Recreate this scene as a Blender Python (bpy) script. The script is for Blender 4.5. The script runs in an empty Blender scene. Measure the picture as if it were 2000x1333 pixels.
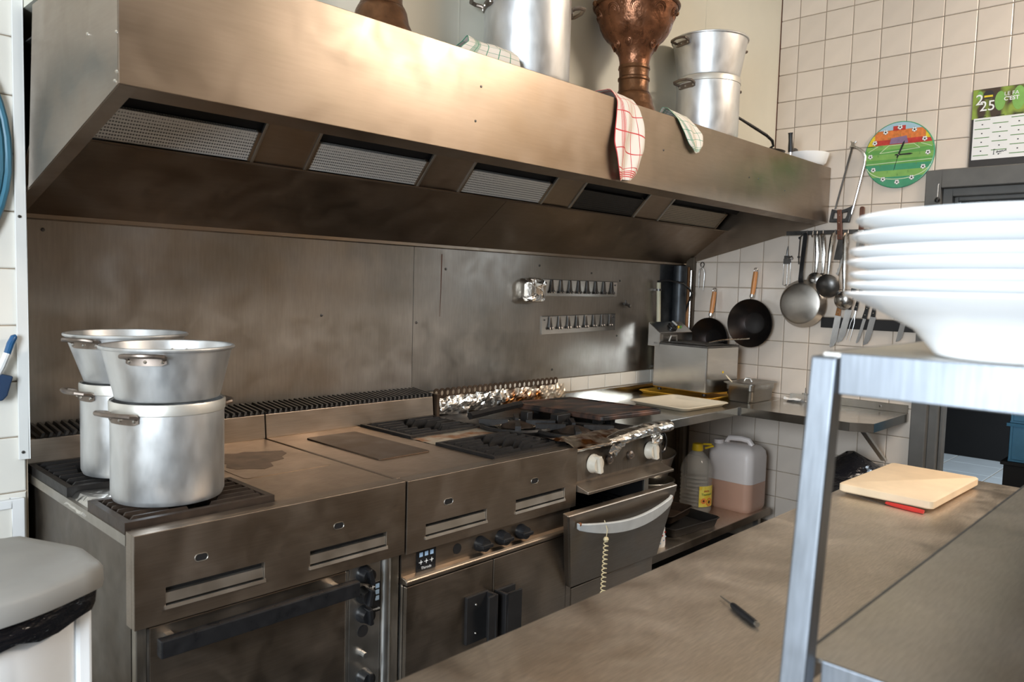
import bpy, bmesh, math, random
from mathutils import Matrix, Vector, noise
R_ = math.radians
S = bpy.context.scene
C = S.collection
random.seed(7)

# ------------------------------------------------------------------ camera
CAMZ = 1.45
def cam_matrix(yaw, pitch, roll):
    f = Vector((math.sin(yaw)*math.cos(pitch), math.cos(yaw)*math.cos(pitch), -math.sin(pitch)))
    r = f.cross(Vector((0, 0, 1))).normalized(); u = r.cross(f)
    c, s = math.cos(roll), math.sin(roll)
    r2 = c*r + s*u; u2 = -s*r + c*u
    m = Matrix((r2, u2, -f)).transposed().to_4x4()
    m.translation = Vector((0, 0, CAMZ))
    return m
cd = bpy.data.cameras.new('camera'); cam = bpy.data.objects.new('camera', cd); C.objects.link(cam)
cam.matrix_world = cam_matrix(R_(46.2), R_(4.0), R_(1.6))
cd.sensor_width = 36; cd.lens = 36*1515/2000; cd.clip_start = 0.02
cd.dof.use_dof = True; cd.dof.focus_distance = 3.0; cd.dof.aperture_fstop = 6.0
S.camera = cam

# ------------------------------------------------------------------ light
w = bpy.data.worlds.new('world'); S.world = w; w.use_nodes = True
w.node_tree.nodes['Background'].inputs[0].default_value = (0.75, 0.85, 1, 1)
w.node_tree.nodes['Background'].inputs[1].default_value = 0.3
def area(name, loc, target, sx, sy, power, col):
    l = bpy.data.lights.new(name, 'AREA'); l.shape = 'RECTANGLE'; l.size = sx; l.size_y = sy
    l.energy = power; l.color = col
    o = bpy.data.objects.new(name, l); C.objects.link(o); o.location = loc
    o.rotation_euler = (Vector(target)-Vector(loc)).to_track_quat('-Z', 'Y').to_euler()
    return o
area('daylight_side', (-1.62, 0.1, 1.75), (0.6, 0.25, 1.45), 1.1, 1.3, 128, (0.80, 0.90, 1.0))
area('bounce_light', (3.5, -0.75, 3.37), (3.0, -0.2, 0), 1.2, 0.9, 135, (1.0, 0.86, 0.72))  # warm light standing in for flash bounced off the ceiling
area('next_room_daylight', (6.4, -0.55, 2.3), (6.9, 1.4, 0), 1.2, 1.0, 75, (0.78, 0.90, 1.0))
S.view_settings.view_transform = 'Standard'; S.view_settings.look = 'None'
S.view_settings.gamma = 1; S.view_settings.use_curve_mapping = False
S.view_settings.exposure = 0.3

# ------------------------------------------------------------------ materials
def nmat(name):
    m = bpy.data.materials.new(name); m.use_nodes = True
    return m, m.node_tree, m.node_tree.nodes['Principled BSDF']
def mat(name, col, rough=0.5, metal=0.0, var=0.0, scale=20, stretch=(1, 1, 1), bump=0.0, rvar=0.0, trans=0.0,
        alpha=1.0, emit=0.0, col2=None, thresh=None, coat=0.0, ior=1.45, objvar=0.0, detail=4):
    m, nt, p = nmat(name)
    p.inputs['Base Color'].default_value = (*col, 1); p.inputs['Roughness'].default_value = rough
    p.inputs['Metallic'].default_value = metal; p.inputs['Transmission Weight'].default_value = trans
    p.inputs['Alpha'].default_value = alpha; p.inputs['Coat Weight'].default_value = coat; p.inputs['IOR'].default_value = ior
    if emit:
        p.inputs['Emission Color'].default_value = (*col, 1); p.inputs['Emission Strength'].default_value = emit
    N = nt.nodes.new; L = nt.links.new
    if var or bump or rvar or col2:
        tc = N('ShaderNodeTexCoord'); mp = N('ShaderNodeMapping'); mp.inputs['Scale'].default_value = stretch
        no = N('ShaderNodeTexNoise'); no.inputs['Scale'].default_value = scale; no.inputs['Detail'].default_value = detail
        L(tc.outputs['Object'], mp.inputs[0]); L(mp.outputs[0], no.inputs['Vector'])
        if var or col2:
            cr = N('ShaderNodeValToRGB')
            if col2:
                a, b = thresh or (0.35, 0.65)
                c1, c2 = col, col2
            else:
                a, b = 0.25, 0.75
                c1 = [max(0, c*(1-var)) for c in col]; c2 = [min(1, c*(1+var)) for c in col]
            cr.color_ramp.elements[0].position = a; cr.color_ramp.elements[1].position = b
            cr.color_ramp.elements[0].color = (*c1, 1); cr.color_ramp.elements[1].color = (*c2, 1)
            L(no.outputs['Fac'], cr.inputs[0])
            out = cr.outputs[0]
            if objvar:
                oi = N('ShaderNodeObjectInfo'); hv = N('ShaderNodeHueSaturation'); mr = N('ShaderNodeMapRange')
                mr.inputs['To Min'].default_value = 1-objvar; mr.inputs['To Max'].default_value = 1+objvar
                L(oi.outputs['Random'], mr.inputs[0]); L(mr.outputs[0], hv.inputs['Value']); L(out, hv.inputs['Color'])
                out = hv.outputs[0]
            L(out, p.inputs['Base Color'])
        if rvar:
            mr = N('ShaderNodeMapRange'); mr.inputs['From Min'].default_value = 0.3; mr.inputs['From Max'].default_value = 0.7
            mr.inputs['To Min'].default_value = max(0.02, rough-rvar); mr.inputs['To Max'].default_value = rough+rvar
            L(no.outputs['Fac'], mr.inputs[0]); L(mr.outputs[0], p.inputs['Roughness'])
        if bump:
            bp = N('ShaderNodeBump'); bp.inputs['Strength'].default_value = bump; bp.inputs['Distance'].default_value = 0.01
            L(no.outputs['Fac'], bp.inputs['Height']); L(bp.outputs[0], p.inputs['Normal'])
    return m
def steel(name, col, rough, stretch=(6, 6, 220), blotch=0.0, bumpv=0, var=0.1, grain=0.10):
    """brushed steel: fine grain along the brushing, soft smudges and grease in colour and gloss"""
    m, nt, p = nmat(name); N = nt.nodes.new; L = nt.links.new
    p.inputs['Metallic'].default_value = 1.0
    tc = N('ShaderNodeTexCoord'); mp = N('ShaderNodeMapping'); mp.inputs['Scale'].default_value = stretch
    n1 = N('ShaderNodeTexNoise'); n1.inputs['Scale'].default_value = 4.0; n1.inputs['Detail'].default_value = 5
    n2 = N('ShaderNodeTexNoise'); n2.inputs['Scale'].default_value = 2.3; n2.inputs['Detail'].default_value = 7
    n3 = N('ShaderNodeTexNoise'); n3.inputs['Scale'].default_value = 9.0; n3.inputs['Detail'].default_value = 6; n3.inputs['Distortion'].default_value = 0.6
    L(tc.outputs['Object'], mp.inputs[0]); L(mp.outputs[0], n1.inputs['Vector'])
    L(tc.outputs['Object'], n2.inputs['Vector']); L(tc.outputs['Object'], n3.inputs['Vector'])
    cr = N('ShaderNodeValToRGB')
    cr.color_ramp.elements[0].position = 0.3; cr.color_ramp.elements[1].position = 0.7
    lo = [c*(1-var-blotch) for c in col]
    cr.color_ramp.elements[0].color = (lo[0], lo[1]*0.98, lo[2]*0.92, 1); cr.color_ramp.elements[1].color = (*[min(1, c*(1+var)) for c in col], 1)
    L(n2.outputs['Fac'], cr.inputs[0])
    g = N('ShaderNodeMapRange'); g.inputs['From Min'].default_value = 0.3; g.inputs['From Max'].default_value = 0.7
    g.inputs['To Min'].default_value = 1-grain; g.inputs['To Max'].default_value = 1+grain; L(n1.outputs['Fac'], g.inputs[0])
    hv = N('ShaderNodeHueSaturation'); L(g.outputs[0], hv.inputs['Value']); L(cr.outputs[0], hv.inputs['Color']); L(hv.outputs[0], p.inputs['Base Color'])
    mr = N('ShaderNodeMapRange'); mr.inputs['From Min'].default_value = 0.3; mr.inputs['From Max'].default_value = 0.7
    mr.inputs['To Min'].default_value = rough*0.82; mr.inputs['To Max'].default_value = rough*1.2
    L(n3.outputs['Fac'], mr.inputs[0]); L(mr.outputs[0], p.inputs['Roughness'])
    return m
def plaid(name, col):
    m, nt, p = nmat(name); N = nt.nodes.new; L = nt.links.new
    p.inputs['Roughness'].default_value = 0.9
    uv = N('ShaderNodeUVMap'); sp = N('ShaderNodeSeparateXYZ'); L(uv.outputs[0], sp.inputs[0])
    def lines(src, freq, wd):
        a = N('ShaderNodeMath'); a.operation = 'MULTIPLY'; a.inputs[1].default_value = freq; L(src, a.inputs[0])
        b = N('ShaderNodeMath'); b.operation = 'FRACT'; L(a.outputs[0], b.inputs[0])
        c = N('ShaderNodeMath'); c.operation = 'LESS_THAN'; c.inputs[1].default_value = wd; L(b.outputs[0], c.inputs[0])
        return c.outputs[0]
    def band(src, lo, hi):
        a = N('ShaderNodeMath'); a.operation = 'COMPARE'; a.inputs[1].default_value = (lo+hi)/2; a.inputs[2].default_value = (hi-lo)/2; L(src, a.inputs[0])
        f = lines(src, 55, 0.5); b = N('ShaderNodeMath'); b.operation = 'MULTIPLY'; L(a.outputs[0], b.inputs[0]); L(f, b.inputs[1])
        return b.outputs[0]
    def mx(a, b):
        c = N('ShaderNodeMath'); c.operation = 'MAXIMUM'; L(a, c.inputs[0]); L(b, c.inputs[1]); return c.outputs[0]
    t = mx(mx(lines(sp.outputs[0], 5, 0.07), lines(sp.outputs[1], 8, 0.06)), mx(band(sp.outputs[0], 0.14, 0.26), band(sp.outputs[1], 0.9, 0.98)))
    mi = N('ShaderNodeMix'); mi.data_type = 'RGBA'; mi.inputs['A'].default_value = (0.82, 0.76, 0.68, 1); mi.inputs['B'].default_value = (*col, 1)
    L(t, mi.inputs['Factor']); L(mi.outputs['Result'], p.inputs['Base Color'])
    return m

M = {}
M['hood'] = steel('hood_steel', (0.335, 0.275, 0.222), 0.35, (3, 3, 40), 0.04, 0, 0.08, 0.035)
M['hood_dirty'] = steel('greasy_hood_steel', (0.33, 0.26, 0.20), 0.42, (3, 3, 40), 0.1, 0, 0.14, 0.04)
M['splash'] = steel('backsplash_steel', (0.375, 0.345, 0.312), 0.40, (30, 5, 3), 0.14, 0, 0.18, 0.06)
M['range'] = steel('range_steel', (0.335, 0.278, 0.228), 0.40, (3, 40, 60), 0.05, 0, 0.1, 0.07)
M['range_side'] = steel('range_side_steel', (0.40, 0.37, 0.33), 0.42, (60, 5, 5), 0.06)
M['deck'] = steel('range_deck_steel', (0.43, 0.34, 0.265), 0.42, (8, 60, 8), 0.16, 0, 0.16, 0.10)
M['counter'] = steel('counter_steel', (0.50, 0.475, 0.44), 0.20, (4, 60, 4), 0.05, 0, 0.1, 0.05)
M['table'] = steel('table_steel', (0.66, 0.59, 0.52), 0.40, (9, 110, 9), 0.08, 0, 0.10, 0.13)
M['shelf'] = steel('overshelf_steel', (0.62, 0.60, 0.57), 0.35, (9, 110, 9), 0.08, 0, 0.10, 0.10)
M['post'] = steel('brushed_tube_steel', (0.215, 0.235, 0.265), 0.45, (60, 60, 4), 0.10, 0, 0.14, 0.12)
M['bright'] = mat('bright_steel', (0.66, 0.64, 0.60), 0.34, 1.0, 0.10, 12, rvar=0.06)
M['fryer'] = steel('fryer_steel', (0.62, 0.62, 0.615), 0.21, (4, 4, 60), 0.03, 0, 0.05, 0.03)
M['alu'] = mat('worn_aluminium', (0.72, 0.725, 0.72), 0.44, 0.9, 0.12, 26, (1, 1, 0.45), 0.02, 0.08, detail=6)
M['alu_old'] = mat('stained_aluminium', (0.62, 0.57, 0.46), 0.42, 0.85, 0.2, 8, (1, 1, 1.5), 0.05, 0.08)
M['alu_rim'] = mat('pale_aluminium_band', (0.72, 0.70, 0.64), 0.45, 0.8, 0.1, 14)
M['handle'] = mat('dull_cast_handle', (0.22, 0.18, 0.15), 0.40, 0.85, 0.25, 30, rvar=0.1)
M['rivet'] = mat('rivet_metal', (0.75, 0.72, 0.66), 0.3, 1.0)
M['copper'] = mat('embossed_copper', (0.20, 0.085, 0.042), 0.33, 0.7, 0.3, 30, (1, 1, 1), 0.5, 0.1, detail=4)
M['copper_old'] = mat('brown_copper', (0.15, 0.070, 0.032), 0.36, 0.7, 0.35, 30, bump=0.35)
M['iron'] = mat('cast_iron', (0.012, 0.010, 0.009), 0.5, 0.1, 0.4, 30, bump=0.2)
M['iron_brown'] = mat('brown_cast_iron', (0.034, 0.022, 0.015), 0.48, 0.15, 0.4, 25, bump=0.2)
M['hotplate'] = mat('scorched_hotplate', (0.10, 0.065, 0.042), 0.45, 0.6, 0.35, 10, rvar=0.1)
M['scorch'] = mat('burnt_patch', (0.20, 0.14, 0.10), 0.5, 0.7, 0.35, 18)
M['griddle'] = mat('rusty_griddle', (0.030, 0.027, 0.026), 0.5, 0.5, 0, 6, (1, 2.5, 1), 0.15, col2=(0.20, 0.10, 0.065), thresh=(0.44, 0.68))
M['foil'] = mat('aluminium_foil', (0.78, 0.75, 0.70), 0.24, 1.0, 0.06, 40, bump=0.3)
M['foil_burnt'] = mat('burnt_foil', (0.72, 0.62, 0.50), 0.3, 0.95, 0, 13, bump=0.4, col2=(0.22, 0.08, 0.02), thresh=(0.45, 0.62))
M['foil_orange'] = mat('greasy_foil', (0.62, 0.56, 0.46), 0.35, 0.9, 0, 11, bump=0.3, col2=(0.42, 0.17, 0.04), thresh=(0.46, 0.6))
M['black'] = mat('black_plastic', (0.012, 0.012, 0.013), 0.32, 0, 0.3, 30, rvar=0.08)
M['matt_black'] = mat('matt_black', (0.010, 0.009, 0.009), 0.6, 0, 0.3, 20)
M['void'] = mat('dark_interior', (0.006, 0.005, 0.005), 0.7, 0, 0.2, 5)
M['knob_white'] = mat('old_ivory_knob', (0.62, 0.56, 0.46), 0.35, 0, 0.12, 25)
M['handle_grey'] = mat('grey_enamel', (0.50, 0.51, 0.50), 0.4, 0, 0.12, 18)
M['rust'] = mat('rust', (0.20, 0.075, 0.03), 0.7, 0.2, 0.5, 40)
M['cream_cord'] = mat('cream_cord', (0.60, 0.50, 0.30), 0.6, 0, 0.1, 40)
M['wall_cream'] = mat('cream_paint', (0.71, 0.69, 0.59), 0.6, 0, 0.05, 3)
M['wall_dim'] = mat('brown_panelling', (0.13, 0.10, 0.075), 0.6, 0, 0.2, 4, (6, 6, 0.4))
M['ceil'] = mat('ceiling_paint', (0.78, 0.72, 0.62), 0.8, 0, 0.03, 3)
M['tile'] = mat('cream_glazed_tile', (0.70, 0.61, 0.52), 0.16, 0, 0.06, 5, rvar=0.06, objvar=0.05, bump=0.02)
M['tile_white'] = mat('white_glazed_tile', (0.76, 0.73, 0.66), 0.18, 0, 0.04, 5, objvar=0.03)
M['grout'] = mat('dirty_grout', (0.36, 0.29, 0.215), 0.85, 0, 0.35, 12)
M['strip'] = mat('pale_metal_strip', (0.80, 0.80, 0.77), 0.5, 0.15, 0.1, 12, (1, 1, 0.3))
M['door_paint'] = mat('grey_door_paint', (0.115, 0.112, 0.105), 0.45, 0, 0.15, 10)
M['floor'] = mat('dark_floor_tile', (0.06, 0.065, 0.07), 0.4, 0, 0.25, 8)
M['floor_white'] = mat('white_floor_tile', (0.72, 0.76, 0.78), 0.3, 0, 0.06, 6, objvar=0.04)
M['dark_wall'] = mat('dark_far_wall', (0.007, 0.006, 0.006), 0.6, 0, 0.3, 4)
M['crate'] = mat('blue_crate_plastic', (0.06, 0.20, 0.32), 0.45, 0, 0.15, 10)
M['hose'] = mat('blue_rubber_hose', (0.045, 0.17, 0.25), 0.4, 0, 0.15, 12)
M['blue_plastic'] = mat('blue_plastic', (0.02, 0.10, 0.24), 0.35, 0, 0.15, 15)
M['scraper'] = mat('dark_blue_rubber', (0.02, 0.045, 0.10), 0.5, 0, 0.2, 15)
M['lid'] = mat('grey_plastic_lid', (0.27, 0.265, 0.25), 0.5, 0, 0.06, 14, bump=0.02)
M['bin'] = mat('white_bin_plastic', (0.84, 0.85, 0.85), 0.45, 0, 0.05, 6)
M['bag'] = mat('black_bin_bag', (0.008, 0.008, 0.010), 0.16, 0, 0.2, 22, (1, 1, 2.5), bump=0.9)
M['porcelain'] = mat('white_porcelain', (0.93, 0.94, 0.94), 0.12, 0, 0.01, 6, coat=0.3)
M['board'] = mat('cream_cutting_board', (0.80, 0.62, 0.42), 0.45, 0, 0.08, 14, bump=0.03)
M['red'] = mat('red_plastic', (0.62, 0.04, 0.03), 0.4, 0, 0.1, 20)
M['tray_cream'] = mat('cream_tray', (0.78, 0.70, 0.55), 0.4, 0, 0.06, 10)
M['tray_yellow'] = mat('yellow_tray', (0.62, 0.33, 0.03), 0.4, 0, 0.15, 10)
M['wood'] = mat('orange_wood', (0.50, 0.22, 0.07), 0.42, 0, 0.25, 14, (6, 6, 0.8))
M['wood_dark'] = mat('dark_red_wood', (0.12, 0.045, 0.025), 0.45, 0, 0.3, 14, (6, 6, 0.8))
M['wood_knife'] = mat('brown_wood_grip', (0.26, 0.115, 0.035), 0.45, 0, 0.25, 20, (6, 6, 1))
M['wok'] = mat('seasoned_wok', (0.016, 0.013, 0.012), 0.34, 0.5, 0, 5, col2=(0.045, 0.02, 0.012), thresh=(0.58, 0.8), rvar=0.08)
M['pan_back'] = mat('worn_pan_bottom', (0.44, 0.41, 0.37), 0.38, 1.0, 0.2, 9, rvar=0.1)
M['tool'] = mat('utensil_steel', (0.55, 0.54, 0.52), 0.28, 1.0, 0.2, 25, rvar=0.08)
M['tool_dark'] = mat('dark_utensil_steel', (0.13, 0.125, 0.12), 0.35, 0.9, 0.3, 20)
M['blade'] = mat('knife_blade', (0.50, 0.50, 0.50), 0.25, 1.0, 0.1, 20)
M['pipe'] = mat('painted_pipe', (0.55, 0.52, 0.38), 0.45, 0, 0.12, 10)
M['duct'] = mat('sooty_duct', (0.05, 0.055, 0.06), 0.42, 0.5, 0.5, 14, bump=0.15)
M['rusty_pipe'] = mat('rusty_lagged_pipe', (0.28, 0.15, 0.07), 0.7, 0.1, 0.5, 18, bump=0.4)
M['brown_strip'] = mat('brown_metal_edge', (0.11, 0.085, 0.06), 0.5, 0.4, 0.2, 10)
M['jerry'] = mat('cloudy_plastic', (0.88, 0.79, 0.74), 0.38, 0, 0.04, 6, trans=0.10, bump=0.02)
M['oil'] = mat('used_oil', (0.72, 0.42, 0.30), 0.3, 0, 0.06, 6, trans=0.08)
M['pet'] = mat('clear_bottle', (0.80, 0.78, 0.72), 0.08, 0, 0.01, 6, alpha=0.26)
M['yellow_cap'] = mat('yellow_cap', (0.75, 0.50, 0.02), 0.35, 0, 0.1, 20)
M['label_yellow'] = mat('yellow_label', (0.80, 0.60, 0.06), 0.5, 0, 0.1, 30, col2=(0.85, 0.75, 0.15), thresh=(0.4, 0.6))
M['ink_red'] = mat('red_ink', (0.45, 0.03, 0.02), 0.6, 0, 0.05, 10)
M['ink_green'] = mat('green_ink', (0.10, 0.25, 0.06), 0.6, 0, 0.05, 10)
M['ink_black'] = mat('black_ink', (0.012, 0.012, 0.012), 0.6, 0, 0.05, 10)
M['ink_white'] = mat('white_ink', (0.85, 0.85, 0.83), 0.6, 0, 0.02, 10)
M['ink_blue'] = mat('pale_blue_ink', (0.35, 0.50, 0.68), 0.6, 0, 0.05, 10)
M['ink_orange'] = mat('orange_ink', (0.80, 0.25, 0.06), 0.6, 0, 0.08, 20)
M['paper'] = mat('white_paper', (0.80, 0.80, 0.79), 0.8, 0, 0.03, 10)
M['cal_pic'] = mat('leafy_print', (0.06, 0.035, 0.02), 0.5, 0, 0, 22, (1, 1, 0.6), col2=(0.26, 0.36, 0.05), thresh=(0.42, 0.62), detail=1)
M['cal_dark'] = mat('dark_print', (0.03, 0.026, 0.024), 0.5, 0, 0.1, 10)
M['sky_print'] = mat('sky_print', (0.38, 0.56, 0.66), 0.3, 0, 0.08, 12)
M['orange_print'] = mat('orange_print', (0.68, 0.20, 0.05), 0.3, 0, 0.25, 60)
M['red_print'] = mat('red_print', (0.52, 0.05, 0.04), 0.3, 0, 0.2, 50)
M['yellow_print'] = mat('yellow_print', (0.72, 0.55, 0.04), 0.3, 0, 0.2, 50)
M['purple_print'] = mat('purple_print', (0.25, 0.16, 0.27), 0.3, 0, 0.2, 40)
M['green_print'] = mat('green_print', (0.13, 0.36, 0.09), 0.25, 0, 0.12, 25)
M['green_print2'] = mat('light_green_print', (0.22, 0.44, 0.11), 0.25, 0, 0.12, 25)
M['green_print3'] = mat('teal_green_print', (0.06, 0.30, 0.16), 0.25, 0, 0.12, 25)
M['line_print'] = mat('pale_line_print', (0.62, 0.72, 0.48), 0.3, 0, 0.05, 20)
M['filter'] = None
M['pan_steel'] = steel('food_pan_steel', (0.36, 0.345, 0.325), 0.36, (4, 4, 40), 0.05, 0, 0.08, 0.04)
M['side_dark'] = steel('grimy_side_steel', (0.17, 0.145, 0.12), 0.45, (40, 5, 5), 0.12, 0, 0.2, 0.1)
M['towel_red'] = plaid('red_check_cloth', (0.62, 0.06, 0.06))
M['towel_green'] = plaid('green_check_cloth', (0.08, 0.30, 0.18))
M['glass'] = mat('window_glass', (0.9, 0.95, 1), 0.05, 0, 0.01, 5, trans=1.0)
M['glow'] = mat('bounce_glow', (1, 0.85, 0.68), 0.6, 0, 0.01, 4, emit=2.0)  # glow of the added bounce panel
def filter_mat(name, lo, hi):
    m, nt, p = nmat(name); N = nt.nodes.new; L = nt.links.new
    p.inputs['Metallic'].default_value = 0.4; p.inputs['Roughness'].default_value = 0.45
    tc = N('ShaderNodeTexCoord'); vo = N('ShaderNodeTexVoronoi'); vo.inputs['Scale'].default_value = 130; vo.inputs['Randomness'].default_value = 0.1
    L(tc.outputs['Object'], vo.inputs['Vector'])
    cr = N('ShaderNodeValToRGB'); cr.color_ramp.elements[0].position = 0.2; cr.color_ramp.elements[1].position = 0.5
    cr.color_ramp.elements[0].color = (*lo, 1); cr.color_ramp.elements[1].color = (*hi, 1)
    L(vo.outputs['Distance'], cr.inputs[0]); L(cr.outputs[0], p.inputs['Base Color'])
    bp = N('ShaderNodeBump'); bp.inputs['Strength'].default_value = 0.4; bp.inputs['Distance'].default_value = 0.003
    L(vo.outputs['Distance'], bp.inputs['Height']); L(bp.outputs[0], p.inputs['Normal'])
    return m
M['filter'] = filter_mat('perforated_filter', (0.10, 0.095, 0.09), (0.80, 0.78, 0.74))
M['filter_brown'] = filter_mat('greasy_filter', (0.05, 0.04, 0.03), (0.36, 0.30, 0.22))
M['filter_black'] = filter_mat('sooty_filter', (0.008, 0.007, 0.006), (0.030, 0.026, 0.022))

# ------------------------------------------------------------------ geometry helpers
class B:
    def __init__(s): s.v = []; s.f = []; s.uv = None
    def add(s, vs, fs, X=None):
        k = len(s.v)
        for p in vs:
            p = Vector(p); s.v.append(X @ p if X else p)
        s.f += [tuple(i+k for i in f) for f in fs]; return s
    def box(s, x0, y0, z0, x1, y1, z1, X=None):
        vs = [(x, y, z) for x in (x0, x1) for y in (y0, y1) for z in (z0, z1)]
        return s.add(vs, [(0, 1, 3, 2), (4, 6, 7, 5), (0, 4, 5, 1), (2, 3, 7, 6), (0, 2, 6, 4), (1, 5, 7, 3)], X)
    def prism(s, pts, axis, a, b, X=None):
        def mk(p, t):
            return {'x': (t, p[0], p[1]), 'y': (p[0], t, p[1]), 'z': (p[0], p[1], t)}[axis]
        n = len(pts); vs = [mk(p, a) for p in pts]+[mk(p, b) for p in pts]
        fs = [tuple(range(n-1, -1, -1)), tuple(range(n, 2*n))]+[(i, (i+1) % n, n+(i+1) % n, n+i) for i in range(n)]
        return s.add(vs, fs, X)
    def loft(s, rings, caps=True, X=None):
        n = len(rings[0]); vs = [p for r in rings for p in r]; fs = []
        for k in range(len(rings)-1):
            for i in range(n):
                fs.append((k*n+i, k*n+(i+1) % n, (k+1)*n+(i+1) % n, (k+1)*n+i))
        if caps: fs += [tuple(range(n-1, -1, -1)), tuple((len(rings)-1)*n+i for i in range(n))]
        return s.add(vs, fs, X)
    def tube(s, path, r, n=8, X=None, closed=False, flat=1.0):
        P = [Vector(p) for p in path]; m = len(P); rs = r if isinstance(r, (list, tuple)) else [r]*m
        rings = []; up = None
        for i, p in enumerate(P):
            if closed: t = P[(i+1) % m]-P[i-1]
            else: t = P[min(i+1, m-1)]-P[max(i-1, 0)]
            if t.length < 1e-9: t = Vector((0, 0, 1))
            t.normalize()
            if up is None:
                up = t.orthogonal().normalized()
            up = (up-t*up.dot(t))
            up = up.normalized() if up.length > 1e-6 else t.orthogonal().normalized()
            sd = t.cross(up)
            rings.append([p+(up*math.cos(2*math.pi*k/n)+sd*math.sin(2*math.pi*k/n)*flat)*rs[i] for k in range(n)])
        if closed: rings.append(rings[0])
        return s.loft(rings, not closed, X)
    def lathe(s, prof, c=(0, 0, 0), n=40, X=None):
        vs = []; fs = []; c = Vector(c); rows = []
        for r, z in prof:
            if r < 1e-6: rows.append([len(vs)]); vs.append(c+Vector((0, 0, z)))
            else:
                rows.append(list(range(len(vs), len(vs)+n)))
                vs += [c+Vector((r*math.cos(2*math.pi*i/n), r*math.sin(2*math.pi*i/n), z)) for i in range(n)]
        for a, b in zip(rows, rows[1:]):
            if len(a) == 1 and len(b) == 1: continue
            for i in range(n):
                j = (i+1) % n
                if len(a) == 1: fs.append((a[0], b[j], b[i]))
                elif len(b) == 1: fs.append((a[i], a[j], b[0]))
                else: fs.append((a[i], a[j], b[j], b[i]))
        return s.add(vs, fs, X)
    def ball(s, c, r, n=10, X=None, sz=1.0):
        k = max(4, n//2)
        return s.lathe([(r*math.sin(math.pi*i/k), -r*sz*math.cos(math.pi*i/k)) for i in range(k+1)], c, n, X)
    def poly(s, pts, X=None): return s.add(pts, [tuple(range(len(pts)))], X)
    def slab_holes(s, x0, x1, z0, z1, y0, y1, holes):
        """front slab (facing -Y) with rectangular through holes (hx0,hx1,hz0,hz1)"""
        xs = sorted({x0, x1, *[h[0] for h in holes], *[h[1] for h in holes]}); zs = sorted({z0, z1, *[h[2] for h in holes], *[h[3] for h in holes]})
        cell = {}
        for i in range(len(xs)-1):
            for j in range(len(zs)-1):
                cx, cz = (xs[i]+xs[i+1])/2, (zs[j]+zs[j+1])/2
                cell[i, j] = not any(h[0] < cx < h[1] and h[2] < cz < h[3] for h in holes)
        g = lambda i, j: cell.get((i, j), False)
        for (i, j), on in cell.items():
            if not on: continue
            a, b, c, d = xs[i], xs[i+1], zs[j], zs[j+1]
            s.poly([(a, y0, c), (b, y0, c), (b, y0, d), (a, y0, d)]); s.poly([(a, y1, c), (a, y1, d), (b, y1, d), (b, y1, c)])
            if not g(i-1, j): s.poly([(a, y0, c), (a, y0, d), (a, y1, d), (a, y1, c)])
            if not g(i+1, j): s.poly([(b, y0, c), (b, y1, c), (b, y1, d), (b, y0, d)])
            if not g(i, j-1): s.poly([(a, y0, c), (a, y1, c), (b, y1, c), (b, y0, c)])
            if not g(i, j+1): s.poly([(a, y0, d), (b, y0, d), (b, y1, d), (a, y1, d)])
        return s
def wloc(o):
    v = Vector((0, 0, 0))
    while o: v += Vector(o.location); o = o.parent
    return v
def obj(name, b, m, parent=None, smooth=35, bevel=0, seg=2, origin=None, weld=True):
    me = bpy.data.meshes.new(name)
    off = wloc(parent) if parent else Vector((0, 0, 0))
    loc = Vector(origin)-off if origin is not None else Vector((0, 0, 0))
    me.from_pydata([p-off-loc for p in b.v], [], b.f)
    bm = bmesh.new(); bm.from_mesh(me)
    if weld: bmesh.ops.remove_doubles(bm, verts=bm.verts, dist=1e-5)
    bmesh.ops.recalc_face_normals(bm, faces=bm.faces); bm.to_mesh(me); bm.free()
    if smooth:
        me.polygons.foreach_set('use_smooth', [True]*len(me.polygons)); me.set_sharp_from_angle(angle=R_(smooth))
    me.materials.append(M[m] if isinstance(m, str) else m)
    o = bpy.data.objects.new(name, me); C.objects.link(o); o.location = loc
    if parent: o.parent = parent
    if bevel:
        md = o.modifiers.new('bevel', 'BEVEL'); md.width = bevel; md.segments = seg; md.limit_method = 'ANGLE'; md.angle_limit = R_(40); md.harden_normals = False
    return o
def share(src, loc, parent, scale=(1, 1, 1), rz=0):
    o = src.copy(); C.objects.link(o); o.location = Vector(loc)-(wloc(parent) if parent else Vector()); o.scale = scale
    o.rotation_euler = (0, 0, rz)
    o.parent = parent; return o
def tag(o, label, cat, group=None):
    o['label'] = label; o['category'] = cat
    if group: o['group'] = group
    return o
def thing(name, label, cat, loc, group=None):
    o = bpy.data.objects.new(name, None); C.objects.link(o); o.location = loc; o.empty_display_size = 0.05
    return tag(o, label, cat, group)
def struct(o): o['kind'] = 'structure'; return o
def text(name, s, size, m, parent, X, bold=0.0, align='LEFT'):
    cu = bpy.data.curves.new('txt', 'FONT'); cu.body = s; cu.size = size; cu.offset = bold; cu.align_x = align; cu.resolution_u = 3
    t = bpy.data.objects.new('txt', cu); C.objects.link(t); bpy.context.view_layer.update()
    me = bpy.data.meshes.new_from_object(t); bpy.data.objects.remove(t); bpy.data.curves.remove(cu)
    b = B(); b.v = [X @ v.co for v in me.vertices]; b.f = [tuple(p.vertices) for p in me.polygons]
    bpy.data.meshes.remove(me)
    return obj(name, b, m, parent, 0, weld=False)
def frontX(x, y, z, rot=0):   # text plane facing -Y
    return Matrix.Translation((x, y, z)) @ Matrix(((1, 0, 0), (0, 0, -1), (0, 1, 0))).to_4x4() @ Matrix.Rotation(rot, 4, 'Z')
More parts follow.
